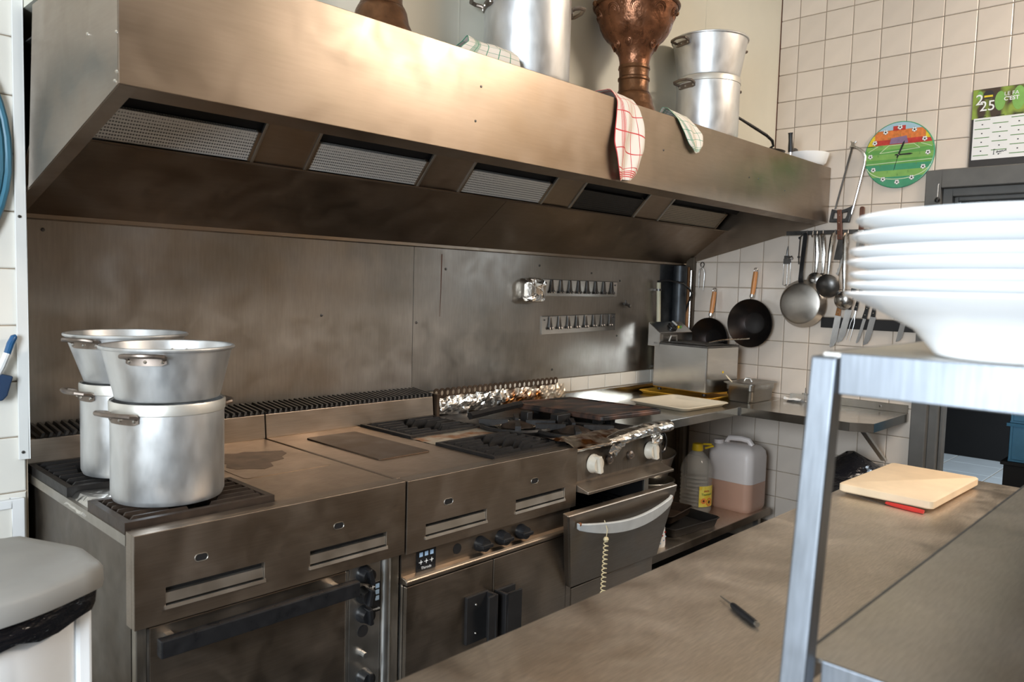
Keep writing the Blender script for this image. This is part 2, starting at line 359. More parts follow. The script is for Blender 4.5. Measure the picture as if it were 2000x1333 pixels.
def rightX(x, y, z, rot=0):   # text plane on the right wall, facing -X
    return Matrix.Translation((x, y, z)) @ Matrix(((0, 0, -1), (-1, 0, 0), (0, 1, 0))).to_4x4() @ Matrix.Rotation(rot, 4, 'Z')
def arc(c, r, a0, a1, n, f):
    return [f(c[0]+r*math.cos(a0+(a1-a0)*i/n), c[1]+r*math.sin(a0+(a1-a0)*i/n)) for i in range(n+1)]
def rrect(x0, y0, x1, y1, r, n=4):
    out = []
    for cx, cy, a in ((x1-r, y1-r, 0), (x0+r, y1-r, 90), (x0+r, y0+r, 180), (x1-r, y0+r, 270)):
        for i in range(n+1):
            t = R_(a+90*i/n); out.append((cx+r*math.cos(t), cy+r*math.sin(t)))
    return out
def crumple(b, grid, amp, seed=0, fr=25):
    """grid: rows of points -> faceted crumpled sheet"""
    nr, nc = len(grid), len(grid[0])
    vs = []
    for row in grid:
        for p in row:
            p = Vector(p); q = p*fr+Vector((seed*3.1, seed*1.7, 0))
            vs.append(p+noise.noise_vector(q)*amp+noise.noise_vector(q*2.7)*amp*0.5)
    fs = [(i*nc+j, i*nc+j+1, (i+1)*nc+j+1, (i+1)*nc+j) for i in range(nr-1) for j in range(nc-1)]
    return b.add(vs, fs)

XR, YB, ZC = 4.257, 2.61, 3.45       # right wall, back wall, ceiling
XL, YBACK = -1.65, -2.0

# ================================================================== the setting
def tile_mesh(wd, h, axis):
    """glazed tile, pillowed edge; centred, facing -X ('x') or -Y ('y') or up ('z')"""
    t, e = 0.006, 0.003
    a = [(-wd/2, -h/2), (wd/2, -h/2), (wd/2, h/2), (-wd/2, h/2)]
    i = [(x-math.copysign(e, x), y-math.copysign(e, y)) for x, y in a]
    if axis == 'x': mk = lambda p, d: (-d, p[0], p[1])
    elif axis == 'y': mk = lambda p, d: (p[0], -d, p[1])
    else: mk = lambda p, d: (p[0], p[1], d)
    b = B(); b.loft([[mk(p, 0) for p in a], [mk(p, t*0.6) for p in a], [mk(p, t) for p in i]])
    return b
_tiles = {}
def tile(parent, axis, centre, wd, h, m):
    key = (axis, round(wd, 4), round(h, 4), m)
    loc = Vector(centre)
    if key not in _tiles:
        b = tile_mesh(wd, h, axis); b.v = [v+loc for v in b.v]
        o = obj('tile', b, m, parent, 30, origin=centre); _tiles[key] = o; return o
    return share(_tiles[key], centre, parent)
def cuts(start, pitch, lo, hi):
    k = math.floor((lo-start)/pitch); out = [lo]
    while start+k*pitch < hi-1e-6:
        g = start+k*pitch
        if g > lo+0.012: out.append(g)
        k += 1
    if hi-out[-1] < 0.012: out[-1] = hi
    else: out.append(hi)
    return out
def tile_area(parent, axis, plane, us, vs, m, skip=None, gap=0.0035):
    for a, b_ in zip(us, us[1:]):
        for c, d in zip(vs, vs[1:]):
            u, v = (a+b_)/2, (c+d)/2
            if skip and skip(u, v): continue
            ctr = (plane, u, v) if axis == 'x' else (u, plane, v) if axis == 'y' else (u, v, plane)
            tile(parent, axis, ctr, b_-a-gap, d-c-gap, m)

floor = struct(obj('floor', B().box(XL, YBACK, -0.05, XR+0.15, YB+0.2, 0), 'floor', None, 0))
struct(obj('ceiling', B().box(XL-.1, YBACK-.1, ZC, XR+0.15, YB+0.2, ZC+0.1), 'ceil', None, 0))
# right wall with doorway
b = B().box(XR+.004, 1.2, 0, XR+.15, YB+.2, ZC).box(XR+.004, .1, 2.05, XR+.15, 1.2, ZC).box(XR+.004, YBACK, 0, XR+.15, .1, ZC)
wall_right = struct(obj('wall_right', b, 'grout', None, 0, origin=(XR, 1.5, 0)))
yc = cuts(1.94, .1465, 1.24, 2.575); zc_ = cuts(.132, .15, .132, 2.082)
tile_area(wall_right, 'x', XR+.004, yc, zc_, 'tile')
tile_area(wall_right, 'x', XR+.004, cuts(1.94, .1465, .3, 2.05), cuts(.132, .15, 2.082, 3.2), 'tile')
# back wall, lower part behind the steel; upper painted wall stands forward over the hood
wall_back = struct(obj('wall_back', B().box(.4, YB+.004, 0, XR+.15, YB+.2, 2.2), 'grout', None, 0, origin=(2.4, YB, 0)))
tile_area(wall_back, 'y', YB+.004, cuts(3.183, .1495, 2.6, 3.99), [0.90, .978], 'tile_white')
tile_area(wall_back, 'y', YB+.004, cuts(3.183, .1495, 2.7, 4.05), cuts(.978, .15, .30, .84), 'tile_white')
struct(obj('wall_upper', B().box(.605, 2.05, 2.146, XR+.004, YB+.2, ZC), 'wall_cream', None, 0))
t_ = B()
for x in (1.83, 2.36, 2.92, 3.45): t_.box(x-.003, 2.0485, 2.146, x+.0012, 2.0505, ZC)
struct(obj('trim_1', t_, 'wall_cream', None, 0))
struct(obj('trim_2', B().box(XR-.002, 2.043, 2.146, XR+.002, 2.052, ZC), 'wood_dark', None, 0))
# left wall
wall_left = struct(obj('wall_left', B().box(XL, 2.404, 0, .601, YB+.2, ZC), 'grout', None, 0, origin=(0, 2.4, 0)))
tile_area(wall_left, 'y', 2.404, cuts(.597, .1515, -.2, .597), cuts(2.067, .1515, .25, ZC), 'tile_white')
struct(obj('wall_window_side', B().box(XL-.12, YBACK, 0, XL, YB+.2, .9).box(XL-.12, YBACK, 2.55, XL, YB+.2, ZC).box(XL-.12, YBACK, .9, XL, -.6, 2.55).box(XL-.12, .8, .9, XL, YB+.2, 2.55), 'wall_cream', None, 0))
struct(obj('wall_behind', B().box(XL-.12, YBACK-.12, 0, XR+.15, YBACK, ZC), 'wall_dim', None, 0))
win = struct(obj('window_1', B().box(XL-.08, -.6, .9, XL-.03, -.54, 2.55).box(XL-.08, .74, .9, XL-.03, .8, 2.55).box(XL-.08, -.54, .9, XL-.03, .74, .96).box(XL-.08, -.54, 2.49, XL-.03, .74, 2.55).box(XL-.08, .07, .96, XL-.03, .13, 2.49), 'strip', None, 0, origin=(XL, .1, .9)))
# corner strip on the left wall edge
st = thing('corner_strip', 'tall pale metal strip covering the corner beside the white wall tiles', 'metal strip', (.588, 2.395, .945))
obj('profile', B().box(.577, 2.389, .945, .603, 2.3975, ZC-.02).box(.5995, 2.389, .945, .603, 2.41, ZC-.02), 'strip', st, 0, .001)
for z in (.965, 1.60, 2.35):
    obj('screw', B().lathe([(0, .0), (.0045, 0), (.0035, .003), (0, .0035)], (0, 0, 0), 10, Matrix.Translation((.587, 2.389, z)) @ Matrix.Rotation(R_(90), 4, 'X')), 'tool_dark', st)
# corner recess to the right of the splashback
struct(obj('trim_3', B().box(XR-.03, 2.52, .30, XR+.003, 2.575, 1.66), 'brown_strip', None, 0, .002))
struct(obj('wall_recess', B().box(3.985, YB-.006, .978, XR-.002, YB+.003, 1.75), 'duct', None, 0))
# door frame
door = struct(obj('door_1', B().box(XR-.018, 1.168, 0, XR+.16, 1.24, 2.083).box(XR-.018, .05, 1.995, XR+.16, 1.168, 2.083)
     .box(XR+.02, 1.125, 0, XR+.14, 1.168, 1.995).box(XR+.02, .05, 1.955, XR+.14, 1.125, 1.995)
     .box(XR+.06, 1.107, 0, XR+.11, 1.125, 1.955).box(XR+.06, .05, 1.935, XR+.11, 1.107, 1.955)
     .box(XR-.018, .0, 0, XR+.16, .07, 2.083), 'door_paint', None, 0, .004, origin=(XR, 1.2, 0)))
# next room
XN = 8.05
floor2 = struct(obj('floor_next_room', B().box(XR+.15, -1.2, -.05, XN+.1, 3.0, -.004), 'grout', None, 0, origin=(6, 1, 0)))
tile_area(floor2, 'z', -.006, cuts(5.2, .42, 4.9, XN), cuts(1.50, .42, .6, 2.6), 'floor_white', None, .008)
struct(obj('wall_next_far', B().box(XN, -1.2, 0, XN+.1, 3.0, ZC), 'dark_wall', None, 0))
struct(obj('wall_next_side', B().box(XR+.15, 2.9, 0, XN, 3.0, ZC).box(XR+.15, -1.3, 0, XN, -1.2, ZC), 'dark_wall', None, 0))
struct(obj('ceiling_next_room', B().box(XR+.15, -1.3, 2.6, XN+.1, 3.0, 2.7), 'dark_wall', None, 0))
# unseen glowing ceiling panel, added to stand in for bounced flash
for nm, x, y, sx, sy, lb in (('bounce_panel', 3.5, -.75, 1.25, .95, 'added warm ceiling lamp behind the worktable'),):
    t = thing(nm, lb, 'glow', (x, y, ZC-.07))
    obj('panel_backing', B().box(x-sx/2-.03, y-sy/2-.03, ZC-.06, x+sx/2+.03, y+sy/2+.03, ZC), 'strip', t, 0, .004)
    obj('glow_sheet', B().box(x-sx/2, y-sy/2, ZC-.068, x+sx/2, y+sy/2, ZC-.058), 'glow', t, 0)

# ================================================================== extractor hood
HX0, HX1, HY, HZ0, HZ1 = .604, 4.25, 1.72, 1.845, 2.14
hood = thing('extractor_hood', 'long stainless steel extractor hood running above the whole cooking range', 'extractor hood', (2.4, 2.1, HZ0))
fp = obj('front_panel', B().box(HX0, HY, HZ0, HX1, HY+.004, HZ1), 'hood', hood, 0, .0015)
obj('top_panel', B().box(HX0, HY+.004, HZ1-.004, HX1, 2.046, HZ1), 'hood', hood, 0)
sl = lambda y: 1.845-.2618*(y-1.72)
obj('side_panel', B().prism([(HY+.0045, HZ1-.0045), (HY+.0045, HZ0), (2.37, sl(2.37)), (2.31, HZ1-.0045)], 'x', HX0, HX0+.003), 'hood', hood, 0)
obj('side_panel', B().prism([(HY+.0045, HZ1-.0045), (HY+.0045, HZ0), (2.595, sl(2.595)), (2.595, HZ1-.0045)], 'x', HX1-.003, HX1), 'hood_dirty', hood, 0)
obj('side_flange', B().prism([(HY+.005, HZ0-.001), (2.60, sl(2.6)-.001), (2.60, sl(2.6)+.012), (HY+.005, HZ0+.012)], 'x', HX0+.003, HX0+.04), 'hood_dirty', hood, 0)
obj('front_lip', B().prism([(HY+.0045, HZ0+.001), (1.782, HZ0-.012), (1.784, HZ0+.02), (1.780, HZ0+.02), (1.778, HZ0-.006), (HY+.0045, HZ0+.006)], 'x', HX0+.004, HX1-.004), 'hood_dirty', hood, 0)
LY, LZ = 2.33, 1.816
obj('slope_panel', B().prism([(LY, LZ), (2.600, 1.618), (2.604, 1.622), (LY+.004, LZ+.004)], 'x', HX0+.005, 2.376), 'hood_dirty', hood, 0)
obj('slope_panel', B().prism([(LY, LZ), (2.600, 1.618), (2.604, 1.622), (LY+.004, LZ+.004)], 'x', 2.378, HX1-.004), 'hood_dirty', hood, 0)
obj('drip_edge', B().prism([(2.592, 1.626), (2.592, 1.612), (2.604, 1.608), (2.604, 1.626)], 'x', HX0+.05, HX1-.004), 'hood', hood, 0)
obj('filter_ledge', B().box(HX0+.005, LY-.016, LZ-.003, HX1-.004, LY+.004, LZ+.002), 'hood_dirty', hood, 0)
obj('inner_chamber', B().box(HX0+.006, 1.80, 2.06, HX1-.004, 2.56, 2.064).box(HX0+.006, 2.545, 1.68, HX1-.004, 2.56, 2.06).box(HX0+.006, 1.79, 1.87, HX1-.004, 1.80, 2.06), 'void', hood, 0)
fx = [.66, 1.208, 1.397, 1.877, 2.083, 2.575, 2.77, 3.28, 3.50, 4.11]
obj('upper_filter_strip', B().prism([(2.262, 1.912), (2.11, 2.052), (2.115, 2.057), (2.267, 1.917)], 'x', HX0+.006, HX1-.004), 'void', hood, 0)  # near-black strip closing the band above the filters
for i in range(0, 10, 2):
    x0, x1 = fx[i]+.008, fx[i+1]-.008
    fm = {6: 'filter_black', 8: 'filter_brown'}.get(i, 'filter')
    q = [(2.321, 1.823), (2.249, 1.900), (2.259, 1.909), (2.331, 1.832)]
    f = obj('grease_filter', B().prism(q, 'x', x0, x1), fm, hood, 0)
    e = [(2.318, 1.820), (2.243, 1.900), (2.259, 1.914), (2.334, 1.834)]
    for xa, xb in ((x0-.006, x0+.006), (x1-.006, x1+.006)): obj('filter_frame', B().prism(e, 'x', xa, xb), 'hood_dirty', f, 0)
    if i < 8:
        a, c = fx[i+1], fx[i+2]
        p = obj('blank_plate', B().prism([(2.322, 1.820), (2.10, 2.055), (2.103, 2.058), (2.325, 1.823)], 'x', a, c), 'hood_dirty', hood, 0)
        for x in (a, c):
            obj('plate_edge', B().prism([(2.317, 1.815), (2.095, 2.050), (2.103, 2.058), (2.325, 1.823)], 'x', x-.005, x+.005), 'range_side', p, 0, .002)
def screwY(parent, x, y, z, r=.004, m='tool_dark'):
    return obj('screw', B().lathe([(0, 0), (r, 0), (r*.8, r*.6), (0, r*.8)], (0, 0, 0), 10, Matrix.Translation((x, y, z)) @ Matrix.Rotation(R_(90), 4, 'X')), m, parent)
for x, z in ((1.63, 2.045), (1.61, 1.94), (2.62, 2.0), (3.33, 1.98), (3.42, 1.985), (3.7, 1.96)): screwY(hood, x, HY, z)
for y, z in ((1.728, 1.87), (1.728, 2.10), (1.90, 1.98), (1.729, 1.95), (1.74, 1.853)):
    obj('screw', B().ball((HX0, y, z), .004, 8), 'rivet', hood)

# ================================================================== splashback
for x0, x1, lb, z0 in ((.64, 2.099, 'wide brushed steel splashback sheet behind the tall stockpots', .93), (2.101, 3.985, 'steel splashback sheet carrying the two hook strips', .981)):
    t = thing('splashback_panel', lb, 'splashback', ((x0+x1)/2, YB, z0), 'steel splashback sheets')
    obj('sheet', B().box(x0, YB-.005, z0, x1, YB-.001, 1.66), 'splash', t, 0, .001)
    for x, z in (((1.65, 1.32), (.70, 1.58)) if x0 < 1 else ((2.12, 1.285), (2.28, 1.52), (2.9, 1.56), (3.32, 1.535), (3.58, 1.50), (3.57, 1.19), (3.02, 1.03))):
        screwY(t, x, YB-.005, z, .006)
    if x0 > 1:
        obj('grease_run', B().prism([(2.2525, 1.585), (2.2585, 1.585), (2.2555, 1.42), (2.251, 1.31), (2.2495, 1.31), (2.252, 1.42)], 'y', YB-.0058, YB-.005), 'wood_dark', t, 0)
def hook_strip(x0, x1, zt, zb, lb, slope):
    t = thing('hook_strip', lb, 'hook rack', ((x0+x1)/2, YB-.006, (zt+zb)/2), 'hook strips on the splashback')
    X = Matrix.Translation(((x0+x1)/2, YB-.006, (zt+zb)/2)) @ Matrix.Rotation(slope, 4, 'Y') @ Matrix.Translation((-(x0+x1)/2, -YB+.006, -(zt+zb)/2))
    obj('back_plate', B().box(x0, YB-.009, zb, x1, YB-.006, zt, X), 'fryer', t, 0, .0008)
    obj('top_edge', B().box(x0, YB-.013, zt-.003, x1, YB-.009, zt, X), 'tool_dark', t, 0)
    for i in range(8):
        x = x0+.062+i*(x1-x0-.115)/7; b = B()
        for s in (-1, 1):
            b.tube([(x+s*.004, YB-.010, zt-.004), (x+s*.004, YB-.013, zt-.012), (x+s*.005, YB-.014, zt-.035), (x+s*.008, YB-.015, zt-.055), (x+s*.009, YB-.017, zt-.062)], [.005, .005, .0055, .006, .006], 6, X)
            b.ball((x+s*.010, YB-.018, zt-.064), .0085, 8, X)
        obj('hook', b, 'tool_dark', t)
    for x in (x0+.02, x1-.02):
        screwY(t, x, YB-.009, (X @ Vector((x, 0, zt-.02))).z, .005)
hook_strip(2.929, 3.552, 1.494, 1.409, 'upper steel strip with a row of eight dark hooks', R_(0))
hook_strip(2.925, 3.545, 1.312, 1.218, 'lower steel strip with a row of eight dark hooks', R_(-1.0))
# foil wrapped socket
t = thing('foil_wrapped_box', 'small wall box wrapped in crumpled aluminium foil left of the hook strips', 'foil box', (2.83, YB-.006, 1.43))
b = B()
prof = rrect(2.765, 1.375, 2.885, 1.495, .03, 5)
ring = lambda y, k: [(2.83+(x-2.83)*k, y, 1.435+(z-1.435)*k) for x, z in prof]
b.loft([ring(YB-.0056, .9), ring(YB-.022, .98), ring(YB-.038, 1.0), ring(YB-.055, .98), ring(YB-.07, .88), ring(YB-.073, .6), ring(YB-.075, .3)])
b.v = [v+noise.noise_vector(v*70)*.010 if v.y < YB-.03 else v for v in b.v]
obj('foil_wrap', b, 'foil', t, 0); 
t2 = tag(obj('gas_valve', B().tube([(3.62, YB-.006, 1.372), (3.62, YB-.03, 1.372)], .007, 8).tube([(3.605, YB-.025, 1.372), (3.65, YB-.025, 1.362)], .008, 8).tube([(3.618, YB-.025, 1.37), (3.618, YB-.025, 1.393)], .004, 6).ball((3.652, YB-.028, 1.36), .012, 8), 'tool_dark', None), 'tiny metal valve on the splashback right of the hook strips', 'valve')
# pipes in the corner recess
def pipe(name, lb, path, r, m, n=12, cat='pipe'):
    return tag(obj(name, B().tube(path, r, n), m, None, origin=path[0]), lb, cat)
t = thing('wall_pipe', 'thin pale painted pipe beside the steel splashback edge', 'pipe', (3.955, 2.575, .88))
obj('tube', B().tube([(3.965, 2.575, .863), (3.96, 2.575, 1.1), (3.945, 2.575, 1.25), (3.93, 2.575, 1.50)], .0125, 12), 'pipe', t)
for z, x in ((.99, 3.963), (1.45, 3.933)): obj('clip', B().tube([(x, 2.575, z), (x, 2.575, z+.012)], .0165, 12).box(x-.012, 2.575, z, x+.012, YB-.006, z+.012), 'tool_dark', t)
pipe('flue_pipe', 'fat sooty flue pipe in the dark corner', [(4.135, 2.558, .9015), (4.135, 2.558, 1.605)], .042, 'duct', 18)
pipe('rusty_pipe', 'rust coloured lagged pipe in the dark corner', [(4.212, 2.545, .863), (4.212, 2.545, 1.05), (4.205, 2.55, 1.20), (4.205, 2.55, 1.42), (4.205, 2.55, 1.60)], [.018, .021, .022, .016, .014], 'rusty_pipe', 10)
pipe('dark_cable', 'black cable looping across the dark corner pipes', [(3.93, 2.585, 1.505), (3.97, 2.55, 1.515), (4.03, 2.47, 1.50), (4.10, 2.465, 1.46), (4.15, 2.48, 1.44), (4.18, 2.55, 1.30)], .006, 'black', 8, 'cable')
pipe('thin_conduit', 'thin grey conduit behind the fryer', [(4.165, 2.50, 1.02), (4.165, 2.50, 1.58)], .006, 'tool', 8)
# ================================================================== ranges
RY = 1.675                                   # plane of the range fronts
def vent_slot(parent, x0, x1, z0, z1):
    s = obj('vent_slot', B().box(x0-.004, RY+.016, z0-.004, x1+.004, RY+.03, z1+.004), 'void', parent, 0)
    obj('slot_louvre', B().prism([(RY+.003, z0+.006), (RY+.014, z0+.012), (RY+.014, z0+.030), (RY+.006, z0+.028)], 'x', x0+.001, x1-.001), 'bright', s, 0)
    obj('slot_rim', B().prism([(RY-.004, z0-.006), (RY+.002, z0-.006), (RY+.006, z0+.002), (RY-.002, z0+.002)], 'x', x0-.003, x1+.003), 'bright', s, 0)
def oval(parent, x, z, wd, h, m):
    pts = [(x+sx*(wd/2-h/2)+h/2*math.cos(R_(t)), z+h/2*math.sin(R_(t))) for sx, r in ((1, range(-90, 91, 15)), (-1, range(90, 271, 15))) for t in r]
    obj('inspection_hole', B().prism(pts, 'y', RY-.0008, RY+.002), 'void', parent, 0)
    ring = [(p[0], RY-.001, p[1]) for p in pts]
    obj('hole_rim', B().tube(ring, .0010, 6, closed=True), 'range_side', parent)
def knob(parent, x, y, z, r=.024, m='black', ang=0, d=.03):
    X = Matrix.Translation((x, y, z)) @ Matrix.Rotation(R_(90), 4, 'X') @ Matrix.Rotation(ang, 4, 'Z')
    k = obj('knob', B().lathe([(0, 0), (r*1.08, 0), (r*1.08, d*.2), (r, d*.35), (r*.86, d), (0, d)], (0, 0, 0), 20, X), m, parent)
    obj('knob_grip', B().box(-r*.28, -r*.98, d*.3, r*.28, r*.98, d*1.35, X), m, k, 0, .003)
    return k
def dot(name, parent, x, y, z, r, m):
    return obj(name, B().lathe([(0, 0), (r, 0), (r, .0012), (0, .0014)], (0, 0, 0), 20, Matrix.Translation((x, y, z)) @ Matrix.Rotation(R_(90), 4, 'X')), m, parent)
def info_plate(parent, x, y, z, wd, h, cols, rows, vertical):
    p = obj('control_label', B().box(x-wd/2, y-.0015, z-h/2, x+wd/2, y, z+h/2), 'black', parent, 0)
    yy = y-.002; b = B(); bw = B()
    for i in range(3):
        if vertical: sx, sz, kx, kz = x+wd*.22, z+h*(.36-.2*i), x-wd*.22, z+h*(.36-.2*i)
        else: sx, sz, kx, kz = x+wd*(-.28+.28*i), z+h*.24, x+wd*(-.28+.28*i), z-h*.1
        s_ = wd*.09 if not vertical else wd*.19
        b.poly([(sx-s_, yy, sz-s_), (sx+s_, yy, sz-s_), (sx+s_, yy, sz+s_), (sx-s_, yy, sz+s_)])
        r = s_*.5
        bw.poly([(kx+r*math.cos(t*.785), yy, kz+r*math.sin(t*.785)) for t in range(8)])
        for dx, dz in ((-1.9, 0), (1.6, 0), (0, 1.6), (0, -1.6)):
            bw.poly([(kx+r*dx-r*.4, yy, kz+r*dz-r*.4), (kx+r*dx+r*.4, yy, kz+r*dz-r*.4), (kx+r*dx+r*.4, yy, kz+r*dz+r*.4), (kx+r*dx-r*.4, yy, kz+r*dz+r*.4)])
    obj('pictogram', b, 'ink_blue', p, 0); obj('dial_mark', bw, 'ink_white', p, 0)
    text('lettering', 'Thirode', .011 if vertical else .012, 'ink_white', p, frontX(x, yy, z-h*.43), 0, 'CENTER')
def grate(parent, x0, x1, y0, y1, z0, z1, m, nrib=5, gap=.30):
    """cast pan support: rim, ribs from both sides, round mouth with a burner"""
    b = B(); rw = .0065
    b.box(x0, y0+.016, z0, x0+.016, y1-.016, z1-.004).box(x1-.016, y0+.016, z0, x1, y1-.016, z1-.004).box(x0, y0, z0, x1, y0+.016, z1-.004).box(x0, y1-.016, z0, x1, y1, z1-.004)
    cx, cy = (x0+x1)/2, (y0+y1)/2; rad = min(x1-x0, y1-y0)*gap
    for i in range(nrib):
        y = y0+.03+(y1-y0-.06)*i/(nrib-1)
        dy = abs(y-cy); hx = math.sqrt(max(0, rad*rad-dy*dy)) if dy < rad else .012
        for s in (-1, 1):
            xa = cx+s*hx; xb = x0+.01 if s < 0 else x1-.01
            a, c = min(xa, xb), max(xa, xb)
            if c-a < .02: continue
            rings = []
            for t, hh in ((0, .3 if s > 0 else .55), (.12, 1), (.88, 1), (1, .55 if s > 0 else .3)):
                xx = a+(c-a)*t; zt = z0+(z1-z0)*hh
                rings.append([(xx, y-rw, z0), (xx, y+rw, z0), (xx, y+rw*.45, zt), (xx, y-rw*.45, zt)])
            b.loft(rings)
    g = obj('grate', b, m, parent, 40)
    bb = B().lathe([(0, 0), (rad*.55, 0), (rad*.62, .008), (rad*.55, .016), (rad*.2, .02), (0, .02)], (cx, cy, z0-.012), 20)
    obj('burner', bb, 'iron', parent)
def vent_grille(parent, x0, x1):
    b = B().prism([(2.470, .983), (2.475, .988), (2.60, .998), (2.60, .983)], 'x', x0, x1)
    n = int((x1-x0)/.021)
    for i in range(n):
        x = x0+.012+i*(x1-x0-.024)/(n-1)
        b.add([(x-.004, 2.466, .984), (x+.004, 2.466, .984), (x+.011, 2.472, .996), (x+.003, 2.472, .996), (x-.004, 2.595, .990), (x+.004, 2.595, .990), (x+.011, 2.595, 1.008), (x+.003, 2.595, 1.008)],
              [(0, 1, 2, 3), (4, 7, 6, 5), (3, 2, 6, 7), (0, 3, 7, 4), (1, 5, 6, 2), (0, 4, 5, 1)])
    g = obj('vent_grille', b, 'iron', parent, 0); return g
def range_common(name, label, x0, x1, loc):
    r = thing(name, label, 'cooking range', loc)
    return r

# ---- range one: oven below, stockpots on the left grates
r1 = thing('cooking_range', 'steel cooking range with a wide black oven handle, carrying the tall stockpots', 'cooking range', (.97, 2.1, 0))
x0, x1 = .612, 1.336
b = B().slab_holes(x0, x1, .695, .902, RY, RY+.016, [(.678, .911, .732, .774), (1.036, 1.273, .731, .772)])
fp = obj('front_panel', b, 'range', r1, 0, .0025)
obj('panel_return', B().box(x0, RY+.016, .695, x0+.012, 1.72, .902).box(x1-.012, RY+.016, .695, x1, 1.72, .902).box(x0+.012, RY+.016, .893, x1-.012, 1.725, .902), 'range', r1, 0)
vent_slot(r1, .678, .911, .732, .774); vent_slot(r1, 1.036, 1.273, .731, .772)
oval(r1, .757, .824, .030, .017, 'void'); oval(r1, 1.119, .821, .030, .017, 'void')
obj('body', B().box(.622, 1.715, .10, 1.332, 2.59, .868), 'side_dark', r1, 0, .002)
obj('side_trim', B().box(.612, 1.725, .868, .622, 2.47, .892), 'range_side', r1, 0)
obj('deck', B().box(.974, 1.727, .868, 1.335, 2.468, .899), 'deck', r1, 0, .003)
obj('pan_well', B().box(.618, 1.727, .868, .972, 2.468, .878), 'void', r1, 0)
obj('hotplate', B().prism(rrect(1.02, 1.98, 1.30, 2.37, .02), 'z', .899, .9005), 'deck', r1, 0)
pts = []
for i in range(22):
    a = 2*math.pi*i/22; k = 1+.22*math.sin(3*a+1)+.12*math.sin(7*a)
    pts.append((1.135+.115*k*math.cos(a), 2.20+.12*k*math.sin(a)))
obj('burnt_patch', B().prism(pts, 'z', .9005, .9012), 'scorch', r1, 0)
grate(r1, .614, .968, 1.732, 1.966, .875, .921, 'iron_brown', 6, .30)
grate(r1, .614, .968, 2.118, 2.455, .875, .921, 'iron', 7, .28)
b = B(); crumple(b, [[(.608+.36*i/24, 1.968+.146*j/8, .903+(0 if i > 1 else -.012*(2-i))) for i in range(25)] for j in range(9)], .004, 2, 30)
obj('foil_strip', b, 'foil', r1, 0)
obj('backguard', B().prism([(2.47, .893), (2.462, .899), (2.470, .982), (2.60, .982), (2.60, .86), (2.47, .86)], 'x', .614, 1.3405), 'range', r1, 0, .002)
vent_grille(r1, .64, 1.341)
# oven and control column
od = obj('oven_door', B().box(.650, RY+.022, .16, 1.160, RY+.042, .684), 'range', r1, 0, .003)
h = obj('oven_handle', B().box(.650, RY-.045, .636, 1.158, RY-.02, .676), 'black', od, 0, .003)
for x in (.69, 1.115): obj('handle_bracket', B().box(x-.008, RY-.022, .648, x+.008, RY+.024, .664), 'bright', od, 0)
obj('door_edge', B().box(.645, RY+.02, .16, .650, RY+.04, .684).box(1.160, RY+.02, .16, 1.165, RY+.04, .684), 'bright', od, 0)
obj('corner_stile', B().box(.622, RY+.02, .10, .644, RY+.05, .694), 'range_side', r1, 0, .002)
cp = obj('control_column', B().box(1.168, RY+.022, .10, 1.272, RY+.045, .694), 'bright', r1, 0, .003)
obj('side_post', B().tube([(1.292, RY+.03, .10), (1.292, RY+.03, .694)], .017, 14), 'bright', r1)
obj('side_stile', B().box(1.308, RY+.022, .10, 1.335, RY+.05, .694), 'range_side', r1, 0, .003)
for z, a in ((.663, .3), (.606, -.2), (.553, .1)): knob(r1, 1.215, RY+.022, z, .023, 'black', a)
knob(r1, 1.218, RY+.022, .374, .023, 'black', 0)
dot('blank_hole', r1, 1.214, RY+.0215, .504, .017, 'void')
obj('igniter_button', B().tube([(1.213, RY+.022, .441), (1.213, RY+.004, .441)], .008, 10), 'tool', r1)
info_plate(r1, 1.252, RY+.0215, .588, .034, .085, 2, 3, True)
for x in (.66, 1.29): 
    for y in (1.76, 2.5): obj('foot', B().tube([(x, y, 0), (x, y, .10)], .02, 12), 'tool', r1)

# ---- range two: cupboard below, grates on the right
r2 = thing('cooking_range', 'steel cooking range with two cupboard doors and three black knobs', 'cooking range', (1.72, 2.1, 0))
x0, x1 = 1.343, 2.092
obj('front_panel', B().slab_holes(x0, x1, .690, .900, RY, RY+.016, [(1.412, 1.655, .726, .764), (1.786, 2.029, .727, .767)]), 'range', r2, 0, .0025)
obj('panel_return', B().box(x0, RY+.016, .690, x0+.012, 1.72, .9).box(x1-.012, RY+.016, .690, x1, 1.72, .9).box(x0+.012, RY+.016, .891, x1-.012, 1.725, .9), 'range', r2, 0)
vent_slot(r2, 1.412, 1.655, .726, .764); vent_slot(r2, 1.786, 2.029, .727, .767)
oval(r2, 1.496, .816, .034, .018, 'void'); oval(r2, 1.872, .816, .034, .018, 'void')
obj('body', B().box(1.345, 1.715, .10, 2.090, 2.59, .868), 'range_side', r2, 0, .002)
obj('deck', B().box(1.343, 1.727, .868, 1.728, 2.468, .899).box(1.728, 1.727, .868, 2.092, 2.468, .876), 'deck', r2, 0, .003)
obj('hotplate', B().prism(rrect(1.44, 1.935, 1.645, 2.365, .012), 'z', .899, .9035), 'hotplate', r2, 0, .001)
grate(r2, 1.730, 2.088, 1.722, 2.010, .874, .912, 'iron', 7, .20)
grate(r2, 1.730, 2.088, 2.146, 2.452, .874, .912, 'iron', 7, .20)
b = B(); crumple(b, [[(1.728+.37*i/24, 2.012+.132*j/8, .901) for i in range(25)] for j in range(9)], .0028, 5, 30)
obj('greasy_foil_strip', b, 'foil_orange', r2, 0)
obj('backguard', B().prism([(2.47, .893), (2.462, .899), (2.470, .982), (2.60, .982), (2.60, .86), (2.47, .86)], 'x', 1.344, 2.105), 'range', r2, 0, .002)
vent_grille(r2, 1.344, 2.105)
obj('control_strip', B().box(1.343, RY+.022, .618, 2.088, RY+.045, .690), 'range', r2, 0)
